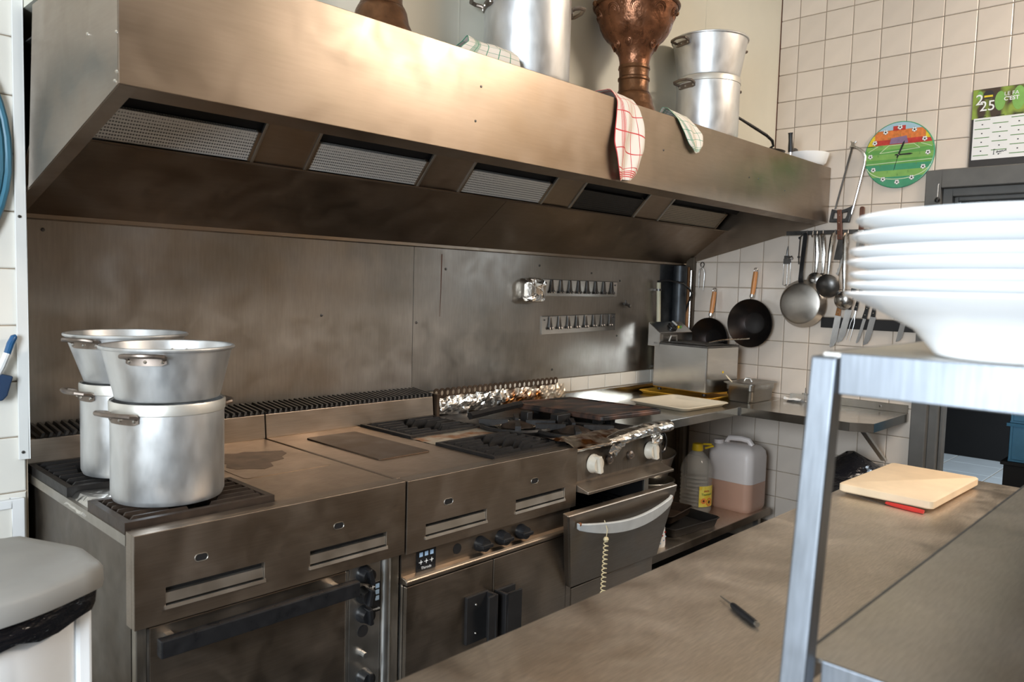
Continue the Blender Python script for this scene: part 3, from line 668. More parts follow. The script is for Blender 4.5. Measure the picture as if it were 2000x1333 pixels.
obj('ledge_moulding', B().prism([(RY-.004, .600), (RY-.004, .612), (RY+.004, .618), (RY+.03, .622), (RY+.03, .600)], 'x', 1.343, 2.085), 'range', r2, 0, .003)
for x in (1.66, 1.752, 1.844): knob(r2, x-.01, RY+.022, .650, .023, 'black', R_(90))
dot('blank_hole', r2, 1.555, RY+.0215, .655, .016, 'void')
info_plate(r2, 1.433, RY+.0215, .654, .072, .066, 3, 2, False)
obj('left_stile', B().box(1.343, RY+.022, .10, 1.350, RY+.04, .60), 'bright', r2, 0)
for a, c, hx in ((1.352, 1.698, 'r'), (1.702, 2.062, 'l')):
    d = obj('cupboard_door', B().box(a, RY+.008, .14, c, RY+.03, .592), 'range', r2, 0, .003)
    hx0, hx1, zt = (1.578, 1.672, .502) if hx == 'r' else (1.706, 1.792, .492)
    h = obj('door_handle', B().box(hx0, RY-.004, zt-.15, hx1, RY+.008, zt), 'matt_black', d, 0, .002)
    if hx == 'r': obj('handle_lip', B().box(hx1-.012, RY-.045, zt-.15, hx1, RY-.004, zt).box(hx1-.04, RY-.045, zt-.15, hx1-.012, RY-.036, zt), 'matt_black', h, 0, .003)
    else: obj('handle_lip', B().box(hx0, RY-.045, zt-.15, hx0+.010, RY-.004, zt).box(hx0+.01, RY-.045, zt-.15, hx0+.075, RY-.037, zt), 'matt_black', h, 0, .003)
    for z in (zt-.03, zt-.12): obj('handle_screw', B().ball(((hx0+hx1)/2-.01, RY-.005, z), .004, 8), 'rivet', h)
obj('right_stile', B().box(2.064, RY+.01, .10, 2.09, RY+.04, .60), 'range', r2, 0)
for x in (1.40, 2.04):
    for y in (1.76, 2.5): obj('foot', B().tube([(x, y, 0), (x, y, .10)], .02, 12), 'tool', r2)

# ---- range three: old range, foil lined, door hanging open
r3 = thing('cooking_range', 'old foil covered range with ivory knobs and its oven door hanging open', 'cooking range', (2.37, 2.1, 0))
x0, x1 = 2.097, 2.64
obj('body', B().box(x0, 1.74, .10, x1, 2.49, .40).box(x0, 1.72, .74, x1, 2.49, .89).box(x0, 1.74, .40, x0+.03, 2.49, .74).box(x1-.03, 1.74, .40, x1, 2.49, .74).box(x0, 2.45, .40, x1, 2.49, .74), 'range_side', r3, 0, .002)
obj('oven_cavity', B().box(x0+.031, 1.75, .401, x1-.031, 2.449, .405).box(x0+.031, 2.44, .405, x1-.031, 2.448, .738).box(x0+.031, 1.75, .405, x0+.034, 2.44, .738).box(x1-.034, 1.75, .405, x1-.031, 2.44, .738), 'void', r3, 0)
b = B()
for i in range(9): b.tube([(x0+.05+i*.055, 1.76, .60), (x0+.05+i*.055, 2.40, .60)], .003, 6)
b.tube([(x0+.035, 1.76, .60), (x1-.035, 1.76, .60)], .004, 6)
obj('oven_rack', b, 'tool', r3)
obj('control_panel', B().prism([(1.72, .89), (1.690, .885), (RY+.004, .775), (RY+.02, .742), (1.72, .742)], 'x', x0, x1), 'side_dark', r3, 0, .004)
obj('drip_lip', B().prism([(1.71, .772), (1.625, .748), (1.625, .738), (1.71, .738)], 'x', x0, x1+.002), 'range', r3, 0, .002)
for x in (2.191, 2.549): knob(r3, x, RY+.008, .826, .032, 'knob_white', .2, .03)
for x in (2.285, 2.417):
    obj('gas_tap', B().lathe([(0, 0), (.016, 0), (.016, .008), (.008, .012), (.008, .018), (0, .018)], (0, 0, 0), 14, Matrix.Translation((x, RY+.008, .826)) @ Matrix.Rotation(R_(90), 4, 'X')), 'handle', r3)
obj('plinth', B().box(x0, RY+.012, .10, x1-.03, RY+.05, .388), 'range', r3, 0, .003)
TL, TR, BR_, BL = Vector((1.962, 1.600, .695)), Vector((2.632, 1.598, .692)), Vector((2.612, 1.668, .392)), Vector((2.066, 1.668, .402))
nrm = (TR-TL).cross(BL-TL).normalized()
if nrm.y > 0: nrm = -nrm
b = B(); q = [TL, TR, BR_, BL]; b.loft([[p for p in q], [p-nrm*.028 for p in q]])
od = obj('oven_door', b, 'range', r3, 0, .006, 3)
path = []
for i in range(21):
    t = i/20; p = TL.lerp(TR, .055+.86*t)+(BL-TL)*.145*(1)
    path.append(p+nrm*(.008+.030*math.sin(math.pi*t)**.6)+(BL-TL).normalized()*.048*math.sin(math.pi*t)*.75)
def ribbon(path, wv, th):
    rings = []
    for i, p in enumerate(path):
        k = 1-.45*abs(2*i/(len(path)-1)-1)**3
        rings.append([p+wv*k+nrm*th, p-wv*k+nrm*th, p-wv*k*.9-nrm*th*.5, p+wv*k*.9-nrm*th*.5])
    return B().loft(rings)
obj('oven_handle', ribbon(path, (BL-TL).normalized()*.026, .009), 'handle_grey', od, 40, .003)
obj('rust_spot', B().ball(path[0]+nrm*.008+Vector((.004, 0, .01)), .007, 8).ball(path[-1]+nrm*.004, .007, 8), 'rust', od)
for x in (2.15, 2.59):
    for y in (1.80, 2.42): obj('foot', B().tube([(x, y, 0), (x, y, .10)], .02, 12), 'tool', r3)
# top of range three
obj('top_plate', B().box(x0, 1.72, .872, x1, 2.49, .892), 'iron', r3, 0, .003)
b = B()
for k, (cx, cy) in enumerate(((2.20, 2.07), (2.30, 1.86))):
    for a in range(4):
        t = R_(a*90+45); p0 = Vector((cx+.035*math.cos(t), cy+.035*math.sin(t), .93)); p1 = Vector((cx+.15*math.cos(t), cy+.15*math.sin(t), .93))
        sd = Vector((-math.sin(t), math.cos(t), 0))*.007
        b.loft([[p0+sd, p0-sd, p0-sd-Vector((0, 0, .012)), p0+sd-Vector((0, 0, .012))], [p1+sd*1.6, p1-sd*1.6, p1-sd*1.6-Vector((0, 0, .036)), p1+sd*1.6-Vector((0, 0, .036))]])
    b.tube([(cx+.145*math.cos(R_(a)), cy+.145*math.sin(R_(a)), .905) for a in range(0, 360, 20)], .010, 6, closed=True)
obj('grate', b, 'iron', r3, 30)
for cx, cy, m in ((2.20, 2.07, 'foil'), (2.30, 1.86, 'iron_brown')):
    obj('burner', B().lathe([(0, .0), (.06, 0), (.065, .012), (.055, .022), (.03, .03), (0, .03)], (cx, cy, .892), 24), 'iron_brown', r3)
obj('foil_liner', (lambda b: crumple(b, [[(2.20+(.078+.032*j/3)*math.cos(2*math.pi*i/30), 2.07+(.078+.032*j/3)*math.sin(2*math.pi*i/30), .893+.020*j/3) for i in range(31)] for j in range(4)], .006, 4, 40))(B()), 'foil', r3, 0)
b = B().tube([(2.105, 2.24, .93), (2.30, 2.24, .945), (2.43, 2.27, .945)], .016, 6)
obj('trivet_bar', b, 'iron', r3, 30)
obj('trivet_block', B().box(2.25, 2.06, .905, 2.28, 2.10, .955), 'iron', r3, 30, .003)
obj('trivet_block', B().box(2.34, 1.98, .90, 2.42, 2.02, .945), 'iron', r3, 30, .003)
# foil rolled round the front rail
rings = []
for i in range(34):
    t = i/33; x = 2.06+.60*t; u = max(0, min(1, (t-.28)/.18)); rr = .014+.018*u-(.012 if i in (0, 33) else 0)
    zc = .884+.032*min(1, t*1.4); yy = 1.668 if t > .3 else 1.668+.03*(.3-t)/.3
    rings.append([Vector((x, yy+rr*math.cos(a*math.pi/7)*1.15, zc+rr*math.sin(a*math.pi/7)*(.75))) for a in range(14)])
b = B().loft(rings); b.v = [v+noise.noise_vector(v*40)*.003+noise.noise_vector(v*110)*.002 for v in b.v]
obj('foil_rail', b, 'foil', r3, 0)
b = B(); crumple(b, [[(2.055+.34*i/20, 1.64+.16*j/8+.02*abs(i/10-1), .904+.016*math.sin(j/8*3.1)) for i in range(21)] for j in range(9)], .007, 8, 30)
obj('burnt_foil', b, 'foil_burnt', r3, 0)
b = B(); crumple(b, [[(2.245+.085*i/8, 1.636+.004*j, .895-.055*j/6*(1-.35*abs(i/4-1))) for i in range(9)] for j in range(7)], .008, 3, 40)
obj('foil_rag', b, 'foil', r3, 0)
b = B().ball((2.545, 1.648, .878), .024, 12); b.v = [v+noise.noise_vector(v*80)*.010 for v in b.v]
obj('foil_lump', b, 'foil', r3, 0)
# perforated guard behind range three
t = thing('splash_guard', 'dark scalloped metal guard with foil behind the old range', 'splash guard', (2.54, 2.52, .892))
b = B(); n = 25; L_ = .81; z0, z1 = .955, 1.008
for i in range(n):
    cx = 2.136+L_*(i+.5)/n; hw = L_/n/2; out = [(cx-hw, z0), (cx+hw, z0)]
    hole = [(cx+.0095*math.cos(a*math.pi/4+math.pi/8), .986+.0095*math.sin(a*math.pi/4+math.pi/8)*1.25) for a in range(8)]
    top = [(cx+hw*math.cos(a*math.pi/6), .992+.016*math.sin(a*math.pi/6)) for a in range(7)]
    outer = [(cx+hw, z0), (cx+hw, .992)]+top[1:6]+[(cx-hw, .992), (cx-hw, z0)]
    for yy in (2.500, 2.504):
        o_ = [(x, yy, z) for x, z in outer]; h_ = [(x, yy, z) for x, z in hole]
        # ring between outline and hole, matched by angle
        k = len(b.v); b.v += [Vector(p) for p in o_+h_]; no = len(o_)
        idx = sorted(range(no), key=lambda q: math.atan2(outer[q][1]-.986, outer[q][0]-cx)); ih = sorted(range(8), key=lambda q: math.atan2(hole[q][1]-.986, hole[q][0]-cx))
        ang = lambda p: math.atan2(p[1]-.986, p[0]-cx)
        j = 0
        for q in range(no):
            a_, c_ = idx[q], idx[(q+1) % no]
            while j < 8 and ang(hole[ih[j]]) < ang(outer[c_]) and q < no-1:
                b.f.append((k+a_, k+no+ih[j], k+no+ih[(j+1) % 8])); j += 1
            b.f.append((k+a_, k+c_, k+no+ih[j % 8]))
        while j < 8:
            b.f.append((k+idx[0], k+no+ih[j], k+no+ih[(j+1) % 8])); j += 1
obj('scalloped_edge', b, 'hotplate', t, 0)
obj('guard_sheet', B().box(2.136, 2.4985, .893, 2.946, 2.5055, .958).box(2.120, 2.46, .893, 2.136, 2.56, .99), 'hotplate', t, 0, .001)
b = B(); crumple(b, [[(2.15+.40*i/30, 2.488-.012*math.sin(j/8*3), .892+.075*j/8+.012*i/30*(j/8)) for i in range(31)] for j in range(9)], .009, 6, 34)
obj('foil_sheet', b, 'foil', t, 0)
b = B(); crumple(b, [[(2.52+.46*i/34, 2.490-.014*math.sin(j/8*3), .892+.082*j/8) for i in range(35)] for j in range(9)], .009, 9, 34)
obj('burnt_foil_sheet', b, 'foil_burnt', t, 0)
# griddle plate lying across
Xg = Matrix.Translation((2.668, 2.105, .926)) @ Matrix.Rotation(R_(1.5), 4, 'Y') @ Matrix.Rotation(R_(-1.0), 4, 'X')
t = thing('griddle_plate', 'rust streaked black griddle plate lying across the old range', 'griddle', (2.675, 2.105, .93))
obj('plate', B().prism(rrect(-.215, -.265, .215, .265, .025), 'z', -.009, .009, Xg), 'griddle', t, 0, .004)
obj('rim_bead', B().tube([tuple(Xg @ Vector((x, y, .010))) for x, y in rrect(-.205, -.255, .205, .255, .02)], .004, 6, closed=True), 'griddle', t)
for lx, ly in ((2.515, 1.915), (2.60, 1.915), (2.565, 2.285)): obj('support_lug', B().box(lx-.015, ly-.015, .892, lx+.015, ly+.015, .917), 'iron', t, 0)
# cord on the oven door
t = thing('coiled_cord', 'cream coiled cord dangling from the open oven door handle', 'lanyard', (2.0, 1.55, .64))
cp_ = path[4]+nrm*.014
pts = []
for i in range(0, 15*10+1):
    a = 2*math.pi*i/10; zz = cp_.z-.045-.235*i/150
    pts.append((cp_.x+.001+.008*math.cos(a)-.012*i/150, cp_.y+.008*math.sin(a), zz))
obj('coil', B().tube(pts, .0022, 5), 'cream_cord', t)
obj('knot', B().ball((cp_.x, cp_.y, cp_.z-.035), .010, 8).ball((cp_.x-.012, cp_.y, cp_.z-.285), .010, 8), 'cream_cord', t)
obj('string', B().tube([(cp_.x, cp_.y+.01, cp_.z+.03), (cp_.x, cp_.y-.004, cp_.z), (cp_.x, cp_.y, cp_.z-.035)], .0015, 5).tube([(cp_.x-.012, cp_.y, cp_.z-.285), (cp_.x-.011, cp_.y, cp_.z-.40)], .001, 5), 'cream_cord', t)

# ================================================================== stockpots
def pot_handle(parent, c, R, z, ang, s=1.0, m='handle', up=.0):
    """riveted bail handle on a pot wall"""
    X = Matrix.Translation((c[0], c[1], z)) @ Matrix.Rotation(ang, 4, 'Z')
    W = .043*s
    bracket = []
    pl = []
    for i in range(9):
        a = (-1+2*i/8)*W*1.12/R
        pl.append(a)
    b = B(); rings = []
    for i, a in enumerate(pl):
        h_ = (.013 if 0 < i < 8 else .008)*s
        rings.append([(( R+.0005)*math.cos(a), (R+.0005)*math.sin(a), -h_), ((R+.0045)*math.cos(a), (R+.0045)*math.sin(a), -h_), ((R+.0045)*math.cos(a), (R+.0045)*math.sin(a), h_*.7), ((R+.0005)*math.cos(a), (R+.0005)*math.sin(a), h_*.7)])
    b.loft(rings, True, X)
    h = obj('handle', b, m, parent, 40)
    p = []
    e = .040*s
    for y, x, zz in ((-W, .003, .004), (-W, .012, .009), (-W*.95, .030, .012+up), (-W*.7, e, .014+up), (0, e+.004, .015+up), (W*.7, e, .014+up), (W*.95, .030, .012+up), (W, .012, .009), (W, .003, .004)):
        a = y/R; p.append(((R+x)*math.cos(a), (R+x)*math.sin(a), zz*s))
    obj('handle_bar', B().tube(p, .0062*s, 8, X), m, h)
    for k in (-1, 0, 1):
        a = k*W*.9/R; obj('rivet', B().ball(((R+.005)*math.cos(a), (R+.005)*math.sin(a), -.003), .0045*s, 8, X), 'rivet', h)
    return h
def inner_rivets(parent, c, R, z, ang, s=1.0):
    X = Matrix.Translation((c[0], c[1], z)) @ Matrix.Rotation(ang, 4, 'Z')
    for k in (-1, 0, 1):
        a = k*.035*s/R; obj('inner_rivet', B().ball(((R-.001)*math.cos(a), (R-.001)*math.sin(a), 0), .0055*s, 8, X), 'rivet', parent)
def stockpot(label, c, z, R, h, angs, hz, m='alu', group=None, band=True, hs=1.0):
    t = thing('stockpot', label, 'stockpot', (c[0], c[1], z), group)
    obj('body', B().lathe([(0, 0), (R-.016, 0), (R-.005, .004), (R, .016), (R, h-.002), (R-.0025, h), (R-.004, h-.002), (R-.004, .018), (R-.02, .006), (0, .006)], (c[0], c[1], z), 56), m, t)
    if band: obj('rim_band', B().lathe([(R, h-.026), (R+.0025, h-.024), (R+.003, h-.003), (R+.001, h+.001), (R, h)], (c[0], c[1], z), 56), 'alu_rim', t)
    for a in angs: pot_handle(t, c, R, z+hz, R_(a), hs)
    return t
def basin(label, c, z, Rb, Rt, h, angs, hz, m='alu', group=None, hs=.9):
    t = thing('flared_pan', label, 'pan', (c[0], c[1], z), group)
    obj('body', B().lathe([(0, 0), (Rb-.015, 0), (Rb-.003, .004), (Rb, .012), (Rt, h), (Rt-.003, h+.001), (Rb-.004, .014), (Rb-.02, .006), (0, .006)], (c[0], c[1], z), 56), m, t)
    obj('rolled_rim', B().tube([(c[0]+(Rt+.002)*math.cos(R_(a)), c[1]+(Rt+.002)*math.sin(R_(a)), z+h) for a in range(0, 360, 6)], .0045, 8, closed=True), m, t)
    for a in angs:
        rr = Rb+(Rt-Rb)*hz/h
        pot_handle(t, c, rr+.001, z+hz, R_(a), hs); inner_rivets(t, c, rr-.003, z+hz, R_(a))
    return t
c1, c2 = (.768, 1.879), (.787, 2.193)
stockpot('tall aluminium stockpot on the front grate, nearest of the four', c1, .9215, .127, .238, (198, 18), .205)
basin('flared aluminium pan sitting in the front stockpot', c1, 1.1605, .119, .145, .125, (229, 49), .103)
stockpot('tall aluminium stockpot on the rear grate against the splashback', c2, .9215, .1135, .245, (185, 5), .215)
basin('flared aluminium pan sitting in the rear stockpot', c2, 1.1675, .107, .147, .127, (208, 28), .108)
# on the hood
stockpot('big aluminium stockpot standing on the hood left of the copper vase', (2.000, 1.886), HZ1, .15, .44, (152, 332), .262, hs=1.15)
cs = (3.195, 1.873)
stockpot('aluminium stockpot on the hood beside the right copper vase', cs, HZ1, .141, .268, (168, 348), .225)
basin('flared aluminium pan stacked on the stockpot on the hood', cs, HZ1+.2685, .138, .166, .172, (163, 343), .140)
def vase(label, c):
    t = thing('copper_vase', label, 'vase', (c[0], c[1], HZ1), 'copper vases on the hood')
    obj('body', B().lathe([(0, .20), (.059, .205), (.060, .225), (.066, .248), (.077, .269), (.096, .294), (.116, .312), (.131, .332), (.141, .352), (.150, .385), (.160, .415), (.167, .435), (.160, .46), (.140, .53), (.11, .60), (.075, .66), (.07, .72), (.085, .76), (.081, .765), (.06, .72), (0, .71)], (c[0], c[1], HZ1), 56), 'copper', t)
    obj('belly_band', B().tube([(c[0]+.167*math.cos(R_(a)), c[1]+.167*math.sin(R_(a)), HZ1+.438) for a in range(0, 360, 8)], .008, 8, closed=True), 'copper_old', t)
    for a in (100, 280): obj('ring_lug', B().ball((c[0]+.174*math.cos(R_(a+48)), c[1]+.174*math.sin(R_(a+48)), HZ1+.435), .012, 10), 'copper_old', t)
    obj('stem', B().lathe([(0, .10), (.066, .10), (.060, .112), (.060, .145), (.064, .150), (.064, .158), (.059, .163), (.060, .19), (.064, .195), (.062, .207), (0, .207)], (c[0], c[1], HZ1), 48), 'copper_old', t)
    obj('foot', B().lathe([(0, 0), (.098, 0), (.097, .012), (.090, .035), (.082, .05), (.080, .055), (.074, .085), (.068, .098), (.064, .1005), (0, .1005)], (c[0], c[1], HZ1), 48), 'copper_old', t)
    b = B()
    for k in range(10):
        a0 = 2*math.pi*k/10
        for rr, zz, sz in ((.1510, .390, .026), (.088, .282, .016)):
            ctr = a0+(math.pi/10 if zz < .35 else 0)
            sl_ = (.0, 0)
            for q in (1.0, .8, .45, .2):
                b.tube([((rr+(sz*q*math.sin(u)*.48)+.001)*math.cos(ctr+sz*q*math.cos(u)/rr)+c[0], (rr+(sz*q*math.sin(u)*.48)+.001)*math.sin(ctr+sz*q*math.cos(u)/rr)+c[1], HZ1+zz+sz*q*math.sin(u)) for u in [2*math.pi*i/14 for i in range(14)]], .0017, 5, closed=True)
    obj('embossing', b, 'copper', t)['kind'] = 'stuff'
vase('large embossed copper vase standing on the hood between two stockpots', (2.622, 1.876))
vase('copper vase on the hood far left, only its foot in view', (1.375, 1.876))
# ------------------------------------------------ tea towels
def drape(name, label, rows, m, thick=.0025, parent=None):
    """rows: list of (left point, right point) down the cloth; folds are added across"""
    nc = 15; b = B(); uvs = []
    grid = []
    for i, (a, c, amp) in enumerate(rows):
        a, c = Vector(a), Vector(c); row = []
        for j in range(nc):
            t = j/(nc-1); p = a.lerp(c, t)
            p = p+Vector((0, -1, 0))*amp*(1+math.sin(t*9.5+i*.33))*.5+Vector((0, 0, 1))*amp*.3*math.sin(t*7+i)
            row.append(p)
        grid.append(row)
    nr = len(grid); vs = [p for r in grid for p in r]
    fs = [(i*nc+j, i*nc+j+1, (i+1)*nc+j+1, (i+1)*nc+j) for i in range(nr-1) for j in range(nc-1)]
    me = bpy.data.meshes.new(name); org = vs[0].copy(); me.from_pydata([v-org for v in vs], [], fs)
    uv = me.uv_layers.new(name='UVMap')
    for l in me.loops:
        i, j = divmod(l.vertex_index, nc); uv.data[l.index].uv = (j/(nc-1), i/(nr-1))
    me.polygons.foreach_set('use_smooth', [True]*len(me.polygons)); me.materials.append(M[m])
    o = bpy.data.objects.new(name, me); C.objects.link(o); o.location = org
    md = o.modifiers.new('thickness', 'SOLIDIFY'); md.thickness = thick; md.offset = 0
    sb = o.modifiers.new('subdivision', 'SUBSURF'); sb.levels = 1; sb.render_levels = 2
    return tag(o, label, 'tea towel', 'tea towels on the hood')
F = HY-.008
def interp(keys, n):
    out = []
    for i in range(n):
        t = i/(n-1)*(len(keys)-1); k = min(int(t), len(keys)-2); u = t-k
        a, c = keys[k], keys[k+1]
        out.append((Vector(a[0]).lerp(Vector(c[0]), u), Vector(a[1]).lerp(Vector(c[1]), u), a[2]*(1-u)+c[2]*u))
    return out
drape('tea_towel', 'red checked tea towel hanging over the front of the hood', interp([
    ((2.26, 1.84, 2.150), (2.40, 1.85, 2.150), .002), ((2.27, 1.79, 2.172), (2.41, 1.80, 2.165), .006), ((2.275, 1.735, 2.168), (2.42, 1.735, 2.158), .006), ((2.295, F, 2.135), (2.43, F, 2.125), .008),
    ((2.290, F-.003, 2.06), (2.440, F-.003, 2.05), .022), ((2.270, F-.004, 1.98), (2.445, F-.004, 1.97), .026), ((2.285, F-.003, 1.90), (2.435, F-.003, 1.90), .022), ((2.315, F-.003, 1.842), (2.405, F-.003, 1.862), .012)], 26), 'towel_red')
drape('tea_towel', 'green checked tea towel hanging over the hood beside the small pots', interp([
    ((2.65, 1.772, 2.150), (2.78, 1.80, 2.148), .003), ((2.645, 1.755, 2.178), (2.78, 1.765, 2.17), .006), ((2.65, 1.735, 2.168), (2.80, 1.735, 2.160), .006), ((2.70, F, 2.135), (2.835, F, 2.128), .006),
    ((2.745, F-.003, 2.085), (2.868, F-.003, 2.09), .014), ((2.785, F-.004, 2.045), (2.875, F-.004, 2.055), .014), ((2.825, F-.003, 2.017), (2.862, F-.003, 2.022), .006)], 22), 'towel_green')
drape('tea_towel', 'green checked tea towel crumpled on the hood beside the big stockpot', interp([
    ((1.56, 1.745, 2.146), (1.83, 1.75, 2.146), .001), ((1.60, 1.755, 2.178), (1.825, 1.755, 2.185), .006), ((1.62, 1.785, 2.204), (1.81, 1.785, 2.200), .012), ((1.62, 1.82, 2.185), (1.79, 1.82, 2.192), .006), ((1.60, 1.87, 2.146), (1.77, 1.87, 2.150), .002)], 18), 'towel_green')
# ------------------------------------------------ pans lying on the hood
t = thing('frying_pan', 'frying pan lying on the hood, only its bent black handle rising', 'frying pan', (3.78, 1.89, HZ1))
obj('pan_body', B().lathe([(0, 0), (.10, 0), (.125, .035), (.122, .036), (.098, .004), (0, .004)], (3.78, 1.90, HZ1), 40), 'tool_dark', t)
obj('pan_handle', B().tube([(3.70, 1.82, 2.165), (3.72, 1.80, 2.188), (3.705, 1.80, 2.212), (3.66, 1.81, 2.232), (3.56, 1.83, 2.258), (3.44, 1.85, 2.286), (3.42, 1.853, 2.290)], [.010, .011, .012, .013, .013, .010, .007], 8, flat=.6), 'black', t)
t = thing('white_bowl_pan', 'white enamel pan with an upright black grip at the hood right end', 'pan', (4.10, 1.79, HZ1))
obj('pan_body', B().lathe([(0, 0), (.085, 0), (.10, .012), (.115, .062), (.112, .063), (.096, .014), (0, .005)], (4.115, 1.80, HZ1), 44), 'porcelain', t)
obj('upright_grip', B().tube([(3.995, 1.835, 2.20), (3.993, 1.835, 2.22), (3.988, 1.835, 2.26), (3.984, 1.835, 2.288), (3.983, 1.835, 2.298)], [.013, .0135, .0105, .011, .013], 10), 'black', t)
obj('grip_ferrule', B().tube([(3.997, 1.835, 2.165), (3.995, 1.835, 2.20)], .008, 8), 'tool', t)
obj('side_handle', B().tube([(4.09, 1.88, 2.195), (4.13, 1.885, 2.222), (4.17, 1.888, 2.242), (4.19, 1.89, 2.245)], [.012, .013, .013, .009], 8, flat=.6), 'black', t)
# PART4
# ================================================================== counters right of the ranges
CZ = .86
t = thing('steel_counter', 'steel counter along the back wall under the fryer and trays', 'counter', (3.45, 2.25, 0))
obj('top', B().box(2.665, 1.905, CZ-.004, 4.25, 2.575, CZ), 'counter', t, 0, .001)
obj('front_edge', B().box(2.665, 1.900, CZ-.040, 3.688, 1.905, CZ), 'counter', t, 0, .0015)
obj('upstand', B().box(2.96, 2.575, CZ-.004, 4.25, 2.583, .901), 'counter', t, 0, .0015)
for x, y in ((2.72, 1.95), (2.72, 2.53), (4.2, 2.53)): obj('leg', B().box(x-.016, y-.016, 0, x+.016, y+.016, CZ-.004), 'range_side', t, 0, .002)
obj('joint_cover', B().box(3.688, 1.894, CZ-.042, 3.698, 1.905, CZ+.001), 'tool_dark', t, 0)
t = thing('steel_counter', 'short steel counter on the right wall with a cut corner', 'counter', (3.98, 1.58, CZ))
pl = [(3.70, 1.904), (3.70, 1.345), (3.755, 1.255), (4.252, 1.255), (4.252, 1.904)]
obj('top', B().prism(pl, 'z', CZ-.004, CZ), 'counter', t, 0, .001)
b = B()
for (ax, ay), (bx, by) in zip(pl[:4], pl[1:4]):
    d = Vector((bx-ax, by-ay, 0)).normalized(); n_ = Vector((d.y, -d.x, 0))
    if n_.dot(Vector((ax-3.98, ay-1.58, 0))) < 0: n_ = -n_
    b.loft([[(ax, ay, CZ-.042), (bx, by, CZ-.042), (bx, by, CZ), (ax, ay, CZ)], [tuple(Vector((ax, ay, CZ-.042))+n_*.003), tuple(Vector((bx, by, CZ-.042))+n_*.003), tuple(Vector((bx, by, CZ))+n_*.003), tuple(Vector((ax, ay, CZ))+n_*.003)]])
obj('front_edge', b, 'counter', t, 0)
u = obj('upstand', B().box(4.244, 1.255, CZ, 4.254, 1.81, .902), 'counter', t, 0, .0015)
obj('upstand_bolt', B().ball((4.243, 1.39, .881), .007, 10), 'tool_dark', u)
obj('bracket', B().box(3.80, 1.34, CZ-.045, 4.25, 1.365, CZ-.02).loft([[(3.86, 1.34, CZ-.045), (3.885, 1.34, CZ-.045), (3.885, 1.365, CZ-.045), (3.86, 1.365, CZ-.045)], [(4.225, 1.34, .60), (4.25, 1.34, .60), (4.25, 1.365, .60), (4.225, 1.365, .60)]]), 'bright', t, 0)
# low shelf
LS = .25
t = thing('low_shelf', 'low dark steel shelf under the back counter holding oil containers', 'shelf', (3.4, 2.25, 0))
obj('shelf_top', B().box(2.70, 1.905, LS-.005, 4.12, 2.56, LS), 'table', t, 0, .001)
obj('front_edge', B().box(2.70, 1.900, LS-.038, 4.12, 1.905, LS), 'range', t, 0, .0015)
for x in (2.76, 4.06):
    for y in (1.95, 2.48): obj('leg', B().box(x-.015, y-.015, 0, x+.015, y+.015, LS-.005), 'range_side', t, 0)
# ------------------------------------------------ fryer on its trays
t = thing('yellow_tray', 'flat yellow ochre tray under the fryer', 'tray', (3.96, 2.31, CZ))
def tray(t, x0, y0, x1, y1, z, h, rim, m, r=.03, rot=0):
    cx, cy = (x0+x1)/2, (y0+y1)/2; X = Matrix.Translation((cx, cy, z)) @ Matrix.Rotation(rot, 4, 'Z')
    hx, hy = (x1-x0)/2, (y1-y0)/2
    R = lambda k, zz: [(x, y, zz) for x, y in rrect(-hx+k, -hy+k, hx-k, hy-k, max(.004, r-k*.5), 5)]
    b = B().loft([R(rim, 0), R(rim*.45, h*.8), R(0, h), R(.004, h+.003), R(rim*.5+.002, h*.85+.003), R(rim+.002, .003)], True, X)
    return obj('tray_body', b, m, t, 50)
tray(t, 3.71, 2.088, 4.20, 2.55, CZ+.001, .016, .02, 'tray_yellow')
t = thing('cream_tray', 'cream plastic serving tray lying on the counter beside the fryer', 'tray', (3.51, 2.13, CZ))
tray(t, 3.30, 1.955, 3.70, 2.325, CZ+.001, .018, .028, 'tray_cream', .04, R_(-4))
fr = thing('deep_fryer', 'countertop steel deep fryer with a black dial on its raised head', 'deep fryer', (3.90, 2.33, .876))
X = Matrix.Translation((3.755, 2.135, .895)) @ Matrix.Rotation(R_(-7), 4, 'Z')
W, D, Hh = .29, .375, .262
obj('tank_body', B().prism([(0, 0), (W, 0), (W, D), (0, D)], 'z', 0, Hh, X), 'fryer', fr, 0, .008, 3)
obj('top_rim', B().box(-.002, -.002, Hh-.012, W+.002, D, Hh, X).box(.03, .03, Hh, W-.03, D-.04, Hh+.002, X), 'tool_dark', fr, 0, .002)
hd = obj('control_head', B().add([(-.002, D-.045, .235), (W+.004, D-.045, .235), (W+.004, D+.045, .235), (-.002, D+.045, .235), (-.002, D-.045, .315), (W+.004, D-.045, .315), (W+.004, D+.045, .375), (-.002, D+.045, .375)], [(0, 3, 2, 1), (4, 5, 6, 7), (0, 1, 5, 4), (2, 3, 7, 6), (0, 4, 7, 3), (1, 2, 6, 5)], X), 'fryer', fr, 0, .003)
up = Vector((0, -.06, .09)).normalized()
Xd = X @ Matrix.Translation((.155, D-.004, .344)) @ up.to_track_quat('Z', 'Y').to_matrix().to_4x4()
k = obj('dial', B().lathe([(0, 0), (.030, 0), (.030, .008), (.022, .012), (.020, .026), (0, .026)], (0, 0, 0), 20, Xd), 'black', hd)
obj('dial_grip', B().box(-.006, -.020, .02, .006, .020, .032, Xd), 'handle_grey', k, 0, .002)
for dx, m in ((.055, 'yellow_cap'), (.078, 'ink_green')):
    obj('pilot_light', B().ball(tuple(X @ Vector((.155+dx, D-.004, .345))), .008, 10), m, hd)
ba = obj('fry_basket', B().box(.06, .06, Hh-.01, W-.06, D-.08, Hh+.006, X), 'tool_dark', fr, 0)
